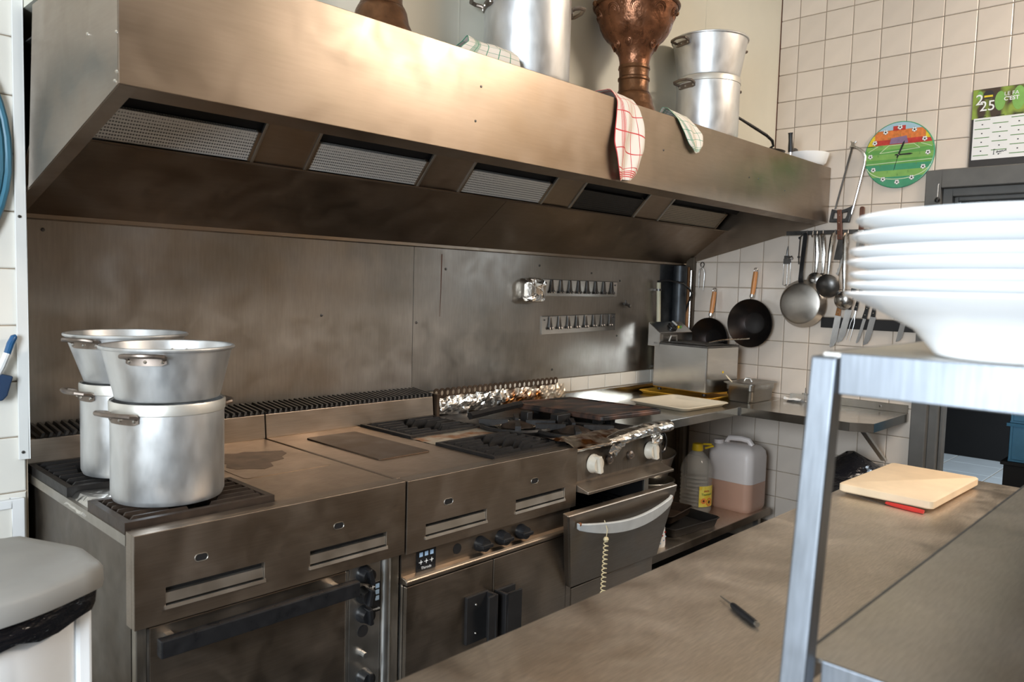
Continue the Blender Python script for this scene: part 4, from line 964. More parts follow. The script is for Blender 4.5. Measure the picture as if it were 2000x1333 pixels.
obj('basket_handle', B().tube([tuple(X @ Vector(p)) for p in ((.15, .10, Hh+.01), (.17, .02, Hh+.03), (.21, -.10, Hh+.045), (.215, -.115, Hh+.047))], .004, 6).tube([tuple(X @ Vector(p)) for p in ((.19, .10, Hh+.01), (.20, .02, Hh+.03), (.225, -.10, Hh+.045))], .004, 6), 'tool', ba)
obj('basket_hook', B().tube([tuple(X @ Vector(p)) for p in ((.05, D-.07, Hh+.005), (.06, D-.075, Hh+.035), (.11, D-.075, Hh+.035), (.12, D-.07, Hh+.005))], .005, 6), 'bright', ba)
for px_, py_ in ((.03, .03), (W-.03, .03), (.03, D-.03), (W-.03, D-.03)): obj('foot', B().tube([tuple(X @ Vector((px_, py_, -.0155))), tuple(X @ Vector((px_, py_, 0)))], .012, 10), 'black', fr)
obj('yellow_sticker', B().lathe([(0, 0), (.007, 0), (.007, .0006), (0, .0006)], (0, 0, 0), 12, X @ Matrix.Translation((.15, -.0005, .115)) @ Matrix.Rotation(R_(90), 4, 'X')), 'yellow_cap', fr)
# gastronorm pan
t = thing('food_pan', 'small steel food pan with lid on the counter corner', 'food pan', (4.0, 1.995, CZ))
R4 = lambda k, z: [(x, y, z+.0006) for x, y in rrect(3.862+k, 1.915+k, 4.135-k, 2.078-k, .028, 5)]
obj('pan_body', B().loft([R4(.014, CZ), R4(.008, CZ+.008), R4(.005, CZ+.06), R4(.0, CZ+.066), R4(-.001, CZ+.095), R4(-.010, CZ+.097), R4(-.010, CZ+.099)]), 'pan_steel', t, 40)
ld = obj('lid', B().loft([R4(-.013, CZ+.1), R4(-.013, CZ+.103), R4(.012, CZ+.107), R4(.03, CZ+.104)]), 'pan_steel', t, 40)
obj('lid_handle', B().tube([(3.97, 1.975, CZ+.106), (3.97, 1.985, CZ+.122), (3.97, 2.01, CZ+.122), (3.97, 2.02, CZ+.106)], .005, 6), 'bright', ld)
obj('spoon_handle', B().tube([(3.88, 2.04, CZ+.10), (3.84, 2.05, CZ+.13), (3.825, 2.055, CZ+.145)], [.006, .007, .004], 8, flat=.5), 'tray_cream', t)
# paper with a spike
t = thing('order_spike', 'white paper slips by a small steel holder at the wall counter', 'paper holder', (4.18, 1.80, CZ))
obj('holder', B().box(4.236, 1.735, CZ+.0005, 4.2415, 1.875, CZ+.034), 'bright', t, 0)
obj('spike', B().tube([(4.225, 1.785, CZ), (4.225, 1.783, CZ+.075)], .0018, 6), 'tool_dark', t)
b = B(); crumple(b, [[(4.135+.085*i/6, 1.77+.10*j/8, CZ+.010+.010*math.sin(i*.9)) for i in range(7)] for j in range(9)], .007, 3, 30)
obj('paper_slips', b, 'paper', t, 0)
# ------------------------------------------------ on the low shelf
t = thing('jerrycan', 'cloudy white plastic jerrycan half full of used oil', 'jerrycan', (4.0, 2.02, LS))
RJ = lambda k, z, r=.045: [(x, y, z) for x, y in rrect(3.885+k, 1.915+k, 4.105-k, 2.185-k, max(.01, r-k*.3), 6)]
obj('oil_fill', B().loft([RJ(.012, LS), RJ(.003, LS+.012), RJ(0, LS+.03), RJ(0, LS+.160), RJ(.02, LS+.160)], True), 'oil', t, 40)
obj('shell', B().loft([RJ(0, LS+.1605), RJ(0, LS+.30), RJ(.006, LS+.33), RJ(.025, LS+.352), RJ(.055, LS+.362)]), 'jerry', t, 45)
obj('carry_handle', B().tube([(3.985, 2.12, LS+.355), (3.985, 2.10, LS+.385), (3.987, 2.03, LS+.39), (3.99, 1.985, LS+.385), (3.992, 1.965, LS+.358)], .016, 10), 'jerry', t)
obj('screw_cap', B().lathe([(0, 0), (.028, 0), (.027, .022), (0, .024)], (3.94, 2.14, LS+.355), 18), 'jerry', t)
bc = (3.735, 2.155)
t = thing('oil_bottle', 'clear plastic oil bottle with yellow cap and sunflower label', 'bottle', (bc[0], bc[1], LS))
prof = [(0, .004), (.055, 0), (.080, .006), (.086, .02)]
for i in range(9): prof += [(.086, .03+i*.021), (.082, .036+i*.021), (.082, .044+i*.021), (.086, .05+i*.021)]
prof += [(.086, .225), (.083, .25), (.070, .285), (.045, .318), (.026, .335), (.022, .345), (.022, .352), (0, .352)]
obj('bottle_body', B().lathe(prof, (bc[0], bc[1], LS), 40), 'pet', t)
cp = obj('cap', B().lathe([(0, .338), (.030, .338), (.031, .343), (.028, .372), (.024, .376), (0, .376)], (bc[0], bc[1], LS), 24), 'yellow_cap', t)
obj('cap_handle', B().tube([(bc[0]+.02, bc[1]-.02, LS+.372), (bc[0]+.05, bc[1]-.055, LS+.372), (bc[0]+.055, bc[1]-.065, LS+.364), (bc[0]+.025, bc[1]-.030, LS+.350)], .006, 8), 'yellow_cap', cp)
b = B(); nl = 12
for i in range(nl+1):
    a = R_(222+72*i/nl)
    for z in (.045, .158): b.v.append(Vector((bc[0]+.0875*math.cos(a), bc[1]+.0875*math.sin(a), LS+z)))
b.f += [(2*i, 2*i+2, 2*i+3, 2*i+1) for i in range(nl)]
lb = obj('label', b, 'label_yellow', t, 60)
def on_label(u, v, off=.0884):   # u metres along the label, v height
    a = R_(254)+u/.0875; return Vector((bc[0]+off*math.cos(a), bc[1]+off*math.sin(a), LS+.10+v))
def label_text(s, size, m, u, v):
    cu = bpy.data.curves.new('txt', 'FONT'); cu.body = s; cu.size = size; cu.align_x = 'CENTER'; cu.offset = .0003
    o = bpy.data.objects.new('txt', cu); C.objects.link(o); bpy.context.view_layer.update(); me = bpy.data.meshes.new_from_object(o)
    bpy.data.objects.remove(o); q = B(); q.v = [on_label(u+p.co.x, v+p.co.y) for p in me.vertices]; q.f = [tuple(f.vertices) for f in me.polygons]
    bpy.data.meshes.remove(me); obj('lettering', q, m, lb, 0, weld=False)
label_text('mita', .020, 'ink_red', -.004, .026); label_text('Tournesol', .017, 'ink_green', 0, .008)
for u, v, r in ((-.022, -.022, .009), (.016, -.030, .013)):
    b = B(); b.poly([on_label(u+r*1.6*(1+.2*(i % 2))*math.cos(i*math.pi/8), v+r*1.6*(1+.2*(i % 2))*math.sin(i*math.pi/8), .0882) for i in range(16)]); obj('sunflower', b, 'ink_orange', lb, 0)
    b = B(); b.poly([on_label(u+r*.7*math.cos(i*math.pi/6), v+r*.7*math.sin(i*math.pi/6), .0886) for i in range(12)]); obj('flower_heart', b, 'wood_dark', lb, 0)
t = thing('roasting_tray', 'black roasting tray on the low shelf in front of the oil bottle', 'roasting tray', (3.42, 2.07, LS))
tray(t, 3.22, 1.935, 3.61, 2.19, LS+.001, .045, .02, 'matt_black', .03, R_(-6))
t = thing('roasting_tray', 'smaller black roasting tray leaning in the larger tray', 'roasting tray', (3.36, 2.13, LS+.06))
tray(t, 3.24, 2.02, 3.52, 2.22, LS+.0505, .04, .018, 'iron_brown', .03, R_(8))
def bowl(label, c, rim, base, h, tilt, m='bright'):
    X = Matrix.Translation(c) @ Matrix.Rotation(tilt, 4, 'Y')
    t = thing('steel_bowl', label, 'bowl', c, 'steel bowls on the low shelf')
    obj('bowl_body', B().lathe([(0, 0), (base, 0), (base+.01, .006), (rim, h), (rim+.006, h+.002), (rim+.006, h-.001), (rim-.003, h), (base+.006, .01), (0, .005)], (0, 0, 0), 40, X), m, t)
    obj('rolled_rim', B().tube([tuple(X @ Vector((rim*math.cos(R_(a)), rim*math.sin(R_(a)), h))) for a in range(0, 360, 10)], .004, 6, closed=True), m, t)
bowl('deep steel bowl standing on the low shelf under a tilted bowl', (3.64, 2.405, LS+.001), .145, .09, .145, 0)
bowl('tilted steel bowl nested on top of the deep bowl', (3.64, 2.40, LS+.132), .152, .085, .165, R_(-7))
t = thing('spray_bottle', 'slim white bottle with a speckled label at the shelf edge', 'bottle', (3.085, 1.965, LS))
obj('bottle_body', B().lathe([(0, 0), (.030, 0), (.032, .01), (.028, .09), (.018, .13), (.010, .155), (.010, .17), (0, .17)], (3.085, 1.965, LS), 24), 'paper', t)
for i in range(7): obj('label_fleck', B().ball((3.085+.031*math.cos(4+i*.31), 1.965+.031*math.sin(4+i*.31), LS+.02+(i*37 % 60)/1000), .004, 6), ('ink_blue', 'ink_red')[i % 2], t)
t = thing('power_strip', 'white plug sockets with looping wires behind the bowls', 'power strip', (3.85, 2.47, LS))
for px_, py_, pz in ((3.90, 2.50, .40), (3.88, 2.47, .285), (3.98, 2.51, .43)): obj('plug', B().box(px_-.03, py_-.02, pz, px_+.03, py_+.02, pz+.035), 'paper', t, 0, .004)
obj('wire', B().tube([(3.90, 2.50, .43), (3.885, 2.50, .48), (3.90, 2.52, .55), (3.94, 2.53, .62)], .004, 6).tube([(3.88, 2.47, .32), (3.86, 2.48, .36), (3.89, 2.49, .385), (3.92, 2.50, .40)], .004, 6).box(3.84, 2.45, LS, 4.02, 2.53, LS+.035), 'paper', t)
pts = [(2.641, 1.80, .86), (2.70, 1.79, .875)]+[(2.735+.035*math.cos(t_*15)+.02*t_, 1.765+.012*math.sin(t_*7), .845-.03*t_+.045*math.sin(t_*15)) for t_ in [i/48 for i in range(49)]]
tag(obj('gas_hose', B().tube(pts, .006, 8), 'black', None, origin=pts[0]), 'black hose loops hanging between the old range and the counter', 'hose')
b = B(); rings = []
for i, (rr, z) in enumerate(((.20, 0), (.235, .12), (.24, .35), (.225, .52), (.18, .60), (.10, .63), (.03, .66))):
    rings.append([Vector((3.93+rr*math.cos(a*math.pi/14), 1.425+rr*.9*math.sin(a*math.pi/14), z+.002)) for a in range(28)])
b.loft(rings); b.v = [v+noise.noise_vector(v*9)*.028*(1 if v.z > .05 else 0)+noise.noise_vector(v*30)*.008*(1 if v.z > .05 else 0) for v in b.v]
tag(obj('rubbish_bag', b, 'bag', None, 30, origin=(3.93, 1.425, 0)), 'full black rubbish bag on the floor under the right wall counter', 'rubbish bag')

# ================================================================== right wall
WX = XR-.003
t = thing('hook_rail', 'dark steel hook rail on the tiled wall under the hood end', 'rail', (WX, 1.6, 1.79))
obj('bar', B().box(WX-.020, 1.18, 1.782, WX-.012, 1.945, 1.804), 'tool_dark', t, 0, .001)
for y in (1.24, 1.62, 1.92): obj('standoff', B().box(WX-.012, y-.008, 1.784, WX, y+.008, 1.802), 'tool_dark', t, 0)
for y in (1.825, 1.79, 1.767, 1.735, 1.671, 1.64, 1.60): obj('hook', B().tube([(WX-.016, y, 1.805), (WX-.026, y, 1.80), (WX-.030, y, 1.775), (WX-.036, y, 1.768), (WX-.042, y, 1.776)], .0026, 6), 'tool', t)
def hang(name, label, cat, y, z, group=None): return thing(name, label, cat, (WX-.03, y, z), group)
RX = lambda y, z, x=WX: Matrix.Translation((x, y, z)) @ Matrix.Rotation(R_(-90), 4, 'Y')   # local +Z -> -X (off the wall)
# woks: open side to the room
def wok(label, y, z, R, hz, tilt):
    t = hang('wok', label, 'wok', y, z+R, 'woks with wooden handles on the tiled wall')
    X = Matrix.Translation((WX-.006, y, z)) @ Matrix.Rotation(R_(-90), 4, 'Y')
    obj('bowl', B().lathe([(0, 0), (R*.42, 0), (R*.48, .003), (R*.75, .028), (R, .068), (R-.003, .070), (R*.72, .032), (R*.46, .006), (R*.42, .004), (0, .004)], (0, 0, 0), 44, X), 'wok', t)
    h = obj('handle', B().tube([(WX-.052, y+.004, z+R+.022), (WX-.048, y+.002, z+R+.04), (WX-.040, y, z+R+.10), (WX-.034, y-.003, hz-.014)], [.0115, .0125, .0145, .0125], 10), 'wood', t)
    obj('ferrule', B().tube([(WX-.054, y+.005, z+R+.010), (WX-.051, y+.004, z+R+.026)], .0125, 10).tube([(WX-.066, y+.006, z+R-.008), (WX-.054, y+.005, z+R+.012)], .005, 8), 'bright', h)
    obj('hang_ring', B().tube([(WX-.034, y-.003+.010*math.cos(R_(a)), hz-.004+.012*math.sin(R_(a))) for a in range(0, 360, 30)], .002, 5, closed=True), 'tool', h)
wok('smaller black wok hanging behind the fryer, wooden handle up', 2.372, 1.170, .128, 1.468, 0)
wok('larger black wok hanging on the tiles, wooden handle up', 2.113, 1.278, .140, 1.590, 0)
t = hang('frying_pan', 'round steel frying pan hanging bottom outward by a black handle', 'frying pan', 1.82, 1.78)
X = RX(1.818, 1.402, WX-.046)
obj('pan_body', B().lathe([(0, .046), (.100, .046), (.112, .040), (.130, .004), (.132, 0), (.128, .001), (.108, .036), (0, .042)], (0, 0, 0), 48, X), 'pan_back', t)
hb = [(WX-.062, 1.500, .016), (WX-.078, 1.535, .013), (WX-.076, 1.58, .011), (WX-.060, 1.68, .012), (WX-.046, 1.765, .0125), (WX-.045, 1.790, .011)]
obj('pan_handle', B().loft([[(x-.003, 1.823-w_, z), (x-.003, 1.823+w_, z), (x+.003, 1.823+w_, z), (x+.003, 1.823-w_, z)] for x, z, w_ in hb]), 'black', t, 40, .001)
def skimmer(label, y, z, R, ytop, m, dx=0, name='skimmer'):
    t = hang(name, label, 'ladle', y, z, 'steel ladles and skimmers on the hook rail')
    X = Matrix.Translation((WX-.060-dx, y, z)) @ Matrix.Rotation(R_(78), 4, 'Y')
    obj('scoop', B().lathe([(0, -.022), (R*.5, -.017), (R*.85, -.006), (R, .004), (R-.002, .005), (R*.8, -.003), (R*.45, -.013), (0, -.018)], (0, 0, 0), 32, X), m, t)
    obj('shaft', B().tube([(WX-.058-dx, y+.001, z+R*.8), (WX-.050-dx, y+.002, z+R+.02), (WX-.045-dx, (y+ytop)/2, z+R+.11), (WX-.040-dx*.5, ytop, 1.76), (WX-.036, ytop, 1.782)], [.007, .008, .012, .013, .011], 8), 'tool', t)
skimmer('dark round skimmer hanging in front of the shiny ladle', 1.670, 1.500, .064, 1.671, 'tool_dark', .03)
skimmer('shiny steel ladle hanging between frying pan and dark skimmer', 1.762, 1.525, .050, 1.767, 'tool', -.03)
skimmer('steel ladle with a slim shaft behind the shiny ladle', 1.728, 1.530, .042, 1.735, 'tool', -.042)
skimmer('steel ladle half hidden behind the white plates', 1.588, 1.425, .050, 1.605, 'tool', .015)
t = hang('spatula', 'wide dark wooden-gripped spatula hanging head down by the plates', 'spatula', 1.64, 1.7)
obj('blade', B().prism([(1.650, 1.752), (1.624, 1.752), (1.606, 1.642), (1.668, 1.643)], 'x', WX-.030, WX-.028), 'tool_dark', t, 0)
obj('grip', B().prism([(1.665, 1.91), (1.640, 1.912), (1.628, 1.75), (1.655, 1.75)], 'x', WX-.034, WX-.022), 'wood_dark', t, 0, .004)
for z in (1.80, 1.84, 1.88): obj('rivet', B().ball((WX-.034, 1.648, z), .003, 6), 'rivet', t)
t = hang('cleaver', 'kitchen tool with only a brown wooden grip above the plates', 'kitchen tool', 1.535, 1.8)
obj('grip', B().prism([(1.547, 1.916), (1.540, 1.922), (1.530, 1.922), (1.523, 1.916), (1.523, 1.80), (1.547, 1.80)], 'x', WX-.032, WX-.020), 'wood_dark', t, 0, .003)
obj('blade', B().prism([(1.55, 1.80), (1.52, 1.80), (1.51, 1.66), (1.56, 1.66)], 'x', WX-.027, WX-.025), 'tool', t, 0)
t = hang('serrated_knife', 'thin serrated steel tool slanting beside the plates', 'kitchen tool', 1.61, 1.65)
pts = [(1.587, 1.735), (1.597, 1.735)]+[(1.604+.004*(i % 2)+i*.0035, 1.70-i*.012) for i in range(12)]+[(1.634, 1.556)]
obj('blade', B().prism(pts, 'x', WX-.045, WX-.043), 'tool', t, 0)
obj('shank', B().tube([(WX-.044, 1.592, 1.73), (WX-.036, 1.60, 1.78)], .004, 6), 'tool', t)
t = hang('can_opener', 'lever can opener with wire frame hanging on the tiles', 'can opener', 1.935, 1.6)
obj('wire_frame', B().tube([(WX-.008, 1.955, 1.63), (WX-.008, 1.956, 1.503), (WX-.008, 1.942, 1.500), (WX-.008, 1.935, 1.508)], .0022, 6).tube([(WX-.008, 1.915, 1.63), (WX-.008, 1.914, 1.51), (WX-.008, 1.922, 1.503)], .0022, 6).tube([(WX-.008, 1.934, 1.63), (WX-.008, 1.933, 1.505)], .0016, 6), 'tool', t)
obj('head', B().box(WX-.016, 1.917, 1.622, WX-.002, 1.955, 1.650).box(WX-.020, 1.924, 1.65, WX-.002, 1.950, 1.668).tube([(WX-.012, 1.937, 1.668), (WX-.012, 1.936, 1.70), (WX-.010, 1.934, 1.722)], [.007, .005, .002], 8), 'tool_dark', t, 30)
obj('crank', B().tube([(WX-.018, 1.925, 1.655), (WX-.022, 1.905, 1.665), (WX-.022, 1.900, 1.655), (WX-.022, 1.905, 1.645)], .0035, 6), 'tool_dark', t)
t = hang('beaded_chain', 'thin dark rod with two beads hanging from the rail', 'rod', 1.865, 1.7)
obj('rod', B().tube([(WX-.018, 1.858, 1.79), (WX-.02, 1.852, 1.783), (WX-.02, 1.863, 1.77), (WX-.02, 1.867, 1.66), (WX-.02, 1.864, 1.62)], .0035, 6), 'tool_dark', t)
for z in (1.66, 1.765): obj('bead', B().ball((WX-.02, 1.866, z), .008, 8), 'tool_dark', t)
t = hang('tongs', 'pair of thin steel tongs hanging at the wall corner', 'tongs', 2.47, 1.55)
obj('arm', B().tube([(WX-.010, 2.478, 1.605), (WX-.010, 2.460, 1.585), (WX-.010, 2.455, 1.56), (WX-.010, 2.459, 1.46)], [.003, .004, .004, .002], 6), 'tool', t)
obj('arm', B().tube([(WX-.014, 2.462, 1.605), (WX-.014, 2.486, 1.585), (WX-.014, 2.489, 1.56), (WX-.014, 2.488, 1.475)], [.003, .004, .004, .002], 6), 'tool', t)
obj('pivot_spring', B().tube([(WX-.012, 2.472+.012*math.cos(R_(a)), 1.618+.014*math.sin(R_(a))) for a in range(-60, 250, 20)], .003, 6), 'tool_dark', t)
# knife bar
t = thing('knife_rack', 'black magnetic knife bar on the tiled wall behind the plates', 'knife rack', (WX, 1.45, 1.30))
obj('bar', B().box(WX-.014, 1.16, 1.275, WX, 1.725, 1.331), 'matt_black', t, 0, .002)
def knife(label, gy, gz, my, mz, ty, tz, gm, wd=.016, kind='knife', bw=.017):
    t = thing(kind.replace(' ', '_'), label, kind, (WX-.02, my, mz), 'knives on the magnetic bar')
    g, m_, e = Vector((WX-.018, gy, gz)), Vector((WX-.018, my, mz)), Vector((WX-.018, ty, tz))
    d = (g-m_).normalized(); s_ = Vector((0, d.z, -d.y)); n_ = Vector((-.010, 0, 0))
    far = m_+d*max(.115, (g-m_).length)
    gr = B(); gr.loft([[m_-s_*wd*.8, m_+s_*wd*.8, m_+s_*wd*.8+n_, m_-s_*wd*.8+n_], [m_+d*.05-s_*wd*.62, m_+d*.05+s_*wd*.62, m_+d*.05+s_*wd*.62+n_, m_+d*.05-s_*wd*.62+n_], [far-s_*wd*.8, far+s_*wd*.8, far+s_*wd*.8+n_, far-s_*wd*.8+n_]])
    h = obj('grip', gr, gm, t, 0, .002)
    for q in (.02, .055, .09): obj('rivet', B().ball(tuple(m_+d*q+n_*1.02), .003, 6), 'rivet', h)
    if kind == 'carving fork':
        dd = (e-m_)
        for s in (-1, 1): obj('prong', B().tube([m_, m_+dd*.25+s_*s*.004, m_+dd*.4+s_*s*.009, e+s_*s*.010], [.0035, .003, .0025, .001], 6), 'blade', t)
    else:
        dd = e-m_; pts = []
        o2 = [(0, -bw), (.75, -bw), (.93, -bw*.4), (1.0, bw*.7), (.98, bw), (0, bw)]
        front = [m_+dd*u+s_*v for u, v in o2]; back = [p+Vector((.003, 0, 0)) for p in front]
        obj('blade', B().loft([front, back]), 'blade', t, 0)
knife('knife with brown riveted wooden grip, leftmost on the bar', 1.621, 1.433, 1.632, 1.343, 1.653, 1.168, 'wood_knife')
knife('broad knife with black grip next to the brown gripped knife', 1.569, 1.416, 1.576, 1.379, 1.615, 1.196, 'black')
knife('two pronged carving fork with black grip on the bar', 1.533, 1.41, 1.540, 1.375, 1.573, 1.214, 'black', .011, 'carving fork')
knife('slim pointed boning knife with black grip on the bar', 1.484, 1.374, 1.493, 1.334, 1.524, 1.200, 'black', .015, 'knife', .008)
knife('long plain bladed knife just left of the plates', 1.445, 1.39, 1.450, 1.345, 1.480, 1.193, 'matt_black', .014, 'knife', .015)
knife('knife nearly hidden under the plates, right end of bar', 1.300, 1.36, 1.302, 1.32, 1.320, 1.222, 'black', .014, 'knife', .013)
# hacksaw
t = hang('butcher_saw', 'butcher bow saw hanging on the tiles beside the clock', 'saw', 1.63, 1.9)
obj('blade', B().prism([(1.600, 2.243), (1.612, 2.240), (1.684, 1.915), (1.674, 1.915)], 'x', WX-.020, WX-.0185), 'tool_dark', t, 0)
obj('bow_tube', B().tube([(WX-.020, y, z) for y, z in ((1.618, 2.239), (1.600, 2.238), (1.575, 2.227), (1.551, 2.207), (1.539, 2.180), (1.538, 2.144), (1.561, 2.027), (1.582, 1.925), (1.592, 1.885))], .0075, 10), 'tool', t)
obj('wing_nut', B().box(WX-.026, 1.595, 2.240, WX-.014, 1.612, 2.262).tube([(WX-.02, 1.588, 2.266), (WX-.02, 1.603, 2.250), (WX-.02, 1.616, 2.268)], .004, 6), 'tool', t, 30)
hp = [(1.694, 1.916), (1.655, 1.905), (1.617, 1.915), (1.584, 1.930), (1.590, 1.885), (1.600, 1.841), (1.706, 1.845)]
hi = [(1.680, 1.897), (1.655, 1.890), (1.620, 1.895), (1.609, 1.898), (1.612, 1.880), (1.620, 1.862), (1.688, 1.865)]
b = B(); b.loft([[(WX-.030, y, z) for y, z in hp], [(WX-.010, y, z) for y, z in hp], [(WX-.010, y, z) for y, z in hi], [(WX-.030, y, z) for y, z in hi], [(WX-.030, y, z) for y, z in hp]], False)
obj('saw_grip', b, 'black', t, 0, .003)
# clock
cy, cz, cr_ = 1.376, 2.177, .166
t = thing('wall_clock', 'round glass wall clock printed with a football pitch', 'clock', (XR-.004, cy, cz))
LX = XR-.004
obj('case', B().lathe([(0, 0), (cr_+.002, 0), (cr_+.002, .009), (cr_-.001, .0105), (0, .0105)], (0, 0, 0), 64, RX(cy, cz, LX)), 'green_print3', t)
def cp3(u, v, k): return (LX-.0107-k*.00035, cy-u*cr_, cz+v*cr_)
def band(v0, v1, u0=-1, u1=1, rad=.985, n=16):
    v0, v1 = max(v0, -rad), min(v1, rad); L_, R2 = [], []
    for i in range(n+1):
        v = v0+(v1-v0)*i/n; hw = math.sqrt(max(0, rad*rad-v*v)); L_.append((max(u0, -hw), v)); R2.append((min(u1, hw), v))
    return L_+R2[::-1]
def face(name, pts, m, k): 
    b = B(); b.poly([cp3(u, v, k) for u, v in pts]); return obj(name, b, m, fc, 0)
fc = obj('dial_face', B().lathe([(0, 0), (cr_*.985, 0), (cr_*.985, .0004), (0, .0004)], (0, 0, 0), 64, RX(cy, cz, LX-.0104)), 'sky_print', t)
face('stands', band(.48, .76), 'orange_print', 1); face('stands', band(.30, .48), 'red_print', 1)
face('stands', band(.30, .62, -1, -.72), 'yellow_print', 2); face('stands', band(.44, .66, .74, .90), 'yellow_print', 2)
face('scoreboard', [(-.20, .74), (.16, .74), (.16, .88), (-.20, .88)], 'red_print', 2)
face('goal', [(-.28, .34), (.26, .34), (.20, .56), (-.24, .52)], 'purple_print', 3)
for i, (a, c_, m) in enumerate(((.18, .32, 'green_print2'), (.04, .18, 'green_print'), (-.12, .04, 'green_print2'), (-.28, -.12, 'green_print'), (-.46, -.28, 'green_print3'), (-.66, -.46, 'green_print2'), (-.985, -.66, 'green_print3'))):
    face('pitch_stripe', band(a, c_), m, 2)
def stroke(name, pts, wd, m, k):
    b = B()
    for (a, c_) in zip(pts, pts[1:]):
        d = Vector((c_[0]-a[0], c_[1]-a[1])); d.normalize(); n_ = (-d.y*wd, d.x*wd)
        b.poly([cp3(a[0]+n_[0], a[1]+n_[1], k), cp3(c_[0]+n_[0], c_[1]+n_[1], k), cp3(c_[0]-n_[0], c_[1]-n_[1], k), cp3(a[0]-n_[0], a[1]-n_[1], k)])
    return obj(name, b, m, fc, 0)
stroke('pitch_line', [(-.95, -.24), (.95, -.20)], .010, 'line_print', 3)
stroke('pitch_line', [(-.56, .08), (.60, .16), (.42, .30), (-.30, .30), (-.56, .08)], .008, 'line_print', 3)
stroke('pitch_line', [(-.90, .14), (-.62, .30)], .008, 'line_print', 3); stroke('pitch_line', [(.62, .30), (.93, .18)], .008, 'line_print', 3)
stroke('pitch_line', [(.93*math.cos(R_(a)), -.28+.46*math.sin(R_(a))) for a in range(190, 351, 8)], .011, 'line_print', 3)
for k in range(12):
    a = R_(90-30*k); u, v = .83*math.cos(a), .83*math.sin(a); rb = .072
    ball = face('football', [(u+rb*math.cos(i*math.pi/8), v+rb*math.sin(i*math.pi/8)) for i in range(16)], 'ink_white', 4)
    b = B(); b.poly([cp3(u+rb*.42*math.cos(R_(90+72*i)), v+rb*.42*math.sin(R_(90+72*i)), 5) for i in range(5)])
    for j in range(5):
        g = R_(90+72*j); b.poly([cp3(u+rb*q*math.cos(g+w_), v+rb*q*math.sin(g+w_), 5) for q, w_ in ((.98, -.28), (.98, .28), (.74, .2), (.74, -.2))])
    obj('football_patch', b, 'ink_black', fc, 0)
    text('numeral', str(12 if k == 0 else k), .016, 'ink_green', fc, rightX(cp3(0, 0, 4)[0], cy-.60*cr_*math.cos(a), cz+.60*cr_*math.sin(a)-.006), 0, 'CENTER')
def hand(p, w_, k): 
    a = math.atan2(p[1], p[0]); n_ = (-math.sin(a)*w_, math.cos(a)*w_); s = (-.10*math.cos(a), -.10*math.sin(a)); L_ = 1
    b = B(); b.poly([cp3(s[0]+n_[0], s[1]+n_[1], k), cp3(p[0]*.8+n_[0]*1.3, p[1]*.8+n_[1]*1.3, k), cp3(p[0], p[1], k), cp3(p[0]*.8-n_[0]*1.3, p[1]*.8-n_[1]*1.3, k), cp3(s[0]-n_[0], s[1]-n_[1], k)])
    obj('clock_hand', b, 'ink_black', t, 0)
hand((.16, .42), .022, 8); hand((.42, 0), .018, 9); hand((-.12, -.50), .006, 10)
obj('hub', B().ball(cp3(0, 0, 10), .0035, 8), 'tool', t)
# calendar
ky, kz0, kz1, kw = 1.057, 2.087, 2.451, .42
t = thing('wall_calendar', 'green and white wall calendar hanging above the doorway', 'calendar', (XR-.004, ky-kw/2, kz0))
KX = XR-.0045
bk = obj('card', B().box(KX-.0025, ky-kw, kz0, KX, ky, kz1), 'cal_dark', t, 0)
P3 = lambda u, v, k: (KX-.0027-k*.0003, ky-u, kz0+v)
def kq(name, u0, v0, u1, v1, m, k, par=None):
    b = B(); b.poly([P3(u0, v0, k), P3(u1, v0, k), P3(u1, v1, k), P3(u0, v1, k)]); return obj(name, b, m, par or bk, 0)
kq('photo_header', .001, .225, kw-.001, .363, 'cal_pic', 0)
sh = kq('month_sheet', .010, .032, kw-.01, .228, 'paper', 1)
for u, v, rx, rz in ((.115, .30, .022, .045), (.19, .305, .026, .055), (.03, .335, .012, .02)):
    b = B(); b.poly([P3(u+rx*math.cos(i*math.pi/10), v+rz*math.sin(i*math.pi/10), 1) for i in range(20)]); obj('printed_leaf', b, 'green_print2', bk, 0)
b = B(); b.poly([P3(.066+.022*math.cos(i*math.pi/10), .335+.020*math.sin(i*math.pi/10), 2) for i in range(20)]); obj('badge', b, 'cal_dark', bk, 0)
b = B(); b.poly([P3(.048, .323, 3), P3(.084, .323, 3), P3(.084, .332, 3), P3(.048, .332, 3)]); obj('badge', b, 'yellow_print', bk, 0)
text('lettering', '2', .070, 'ink_white', bk, rightX(P3(0, 0, 4)[0], ky-.012, kz0+.291), .0003)
text('lettering', '25', .066, 'ink_white', bk, rightX(P3(0, 0, 4)[0], ky-.031, kz0+.261), .0003)
text('lettering', 'LE FA', .025, 'ink_white', bk, rightX(P3(0, 0, 4)[0], ky-.130, kz0+.321), 0)
text('lettering', "C'EST", .025, 'ink_white', bk, rightX(P3(0, 0, 4)[0], ky-.130, kz0+.298), .0006)
for c_ in range(5):
    u0 = .016+c_*.075; sh_ = 0 if c_ % 2 == 0 else -.020
    for r_ in range(5):
        v = .216+sh_-r_*.0415
        if v > .045: kq('week_bar', u0, v, u0+.064, v+.0035, 'ink_green', 2, sh)
    b = B()
    for r_ in range(5):
        v = .196+sh_-r_*.0415
        if v < .04: continue
        b.poly([P3(u0+.029, v-.002, 2), P3(u0+.035, v-.002, 2), P3(u0+.035, v+.003, 2), P3(u0+.029, v+.003, 2)])
    b.poly([P3(u0+.012, .232, 2), P3(u0+.045, .232, 2), P3(u0+.045, .235, 2), P3(u0+.012, .235, 2)])
    obj('day_mark', b, 'ink_black', sh, 0)
b = B()
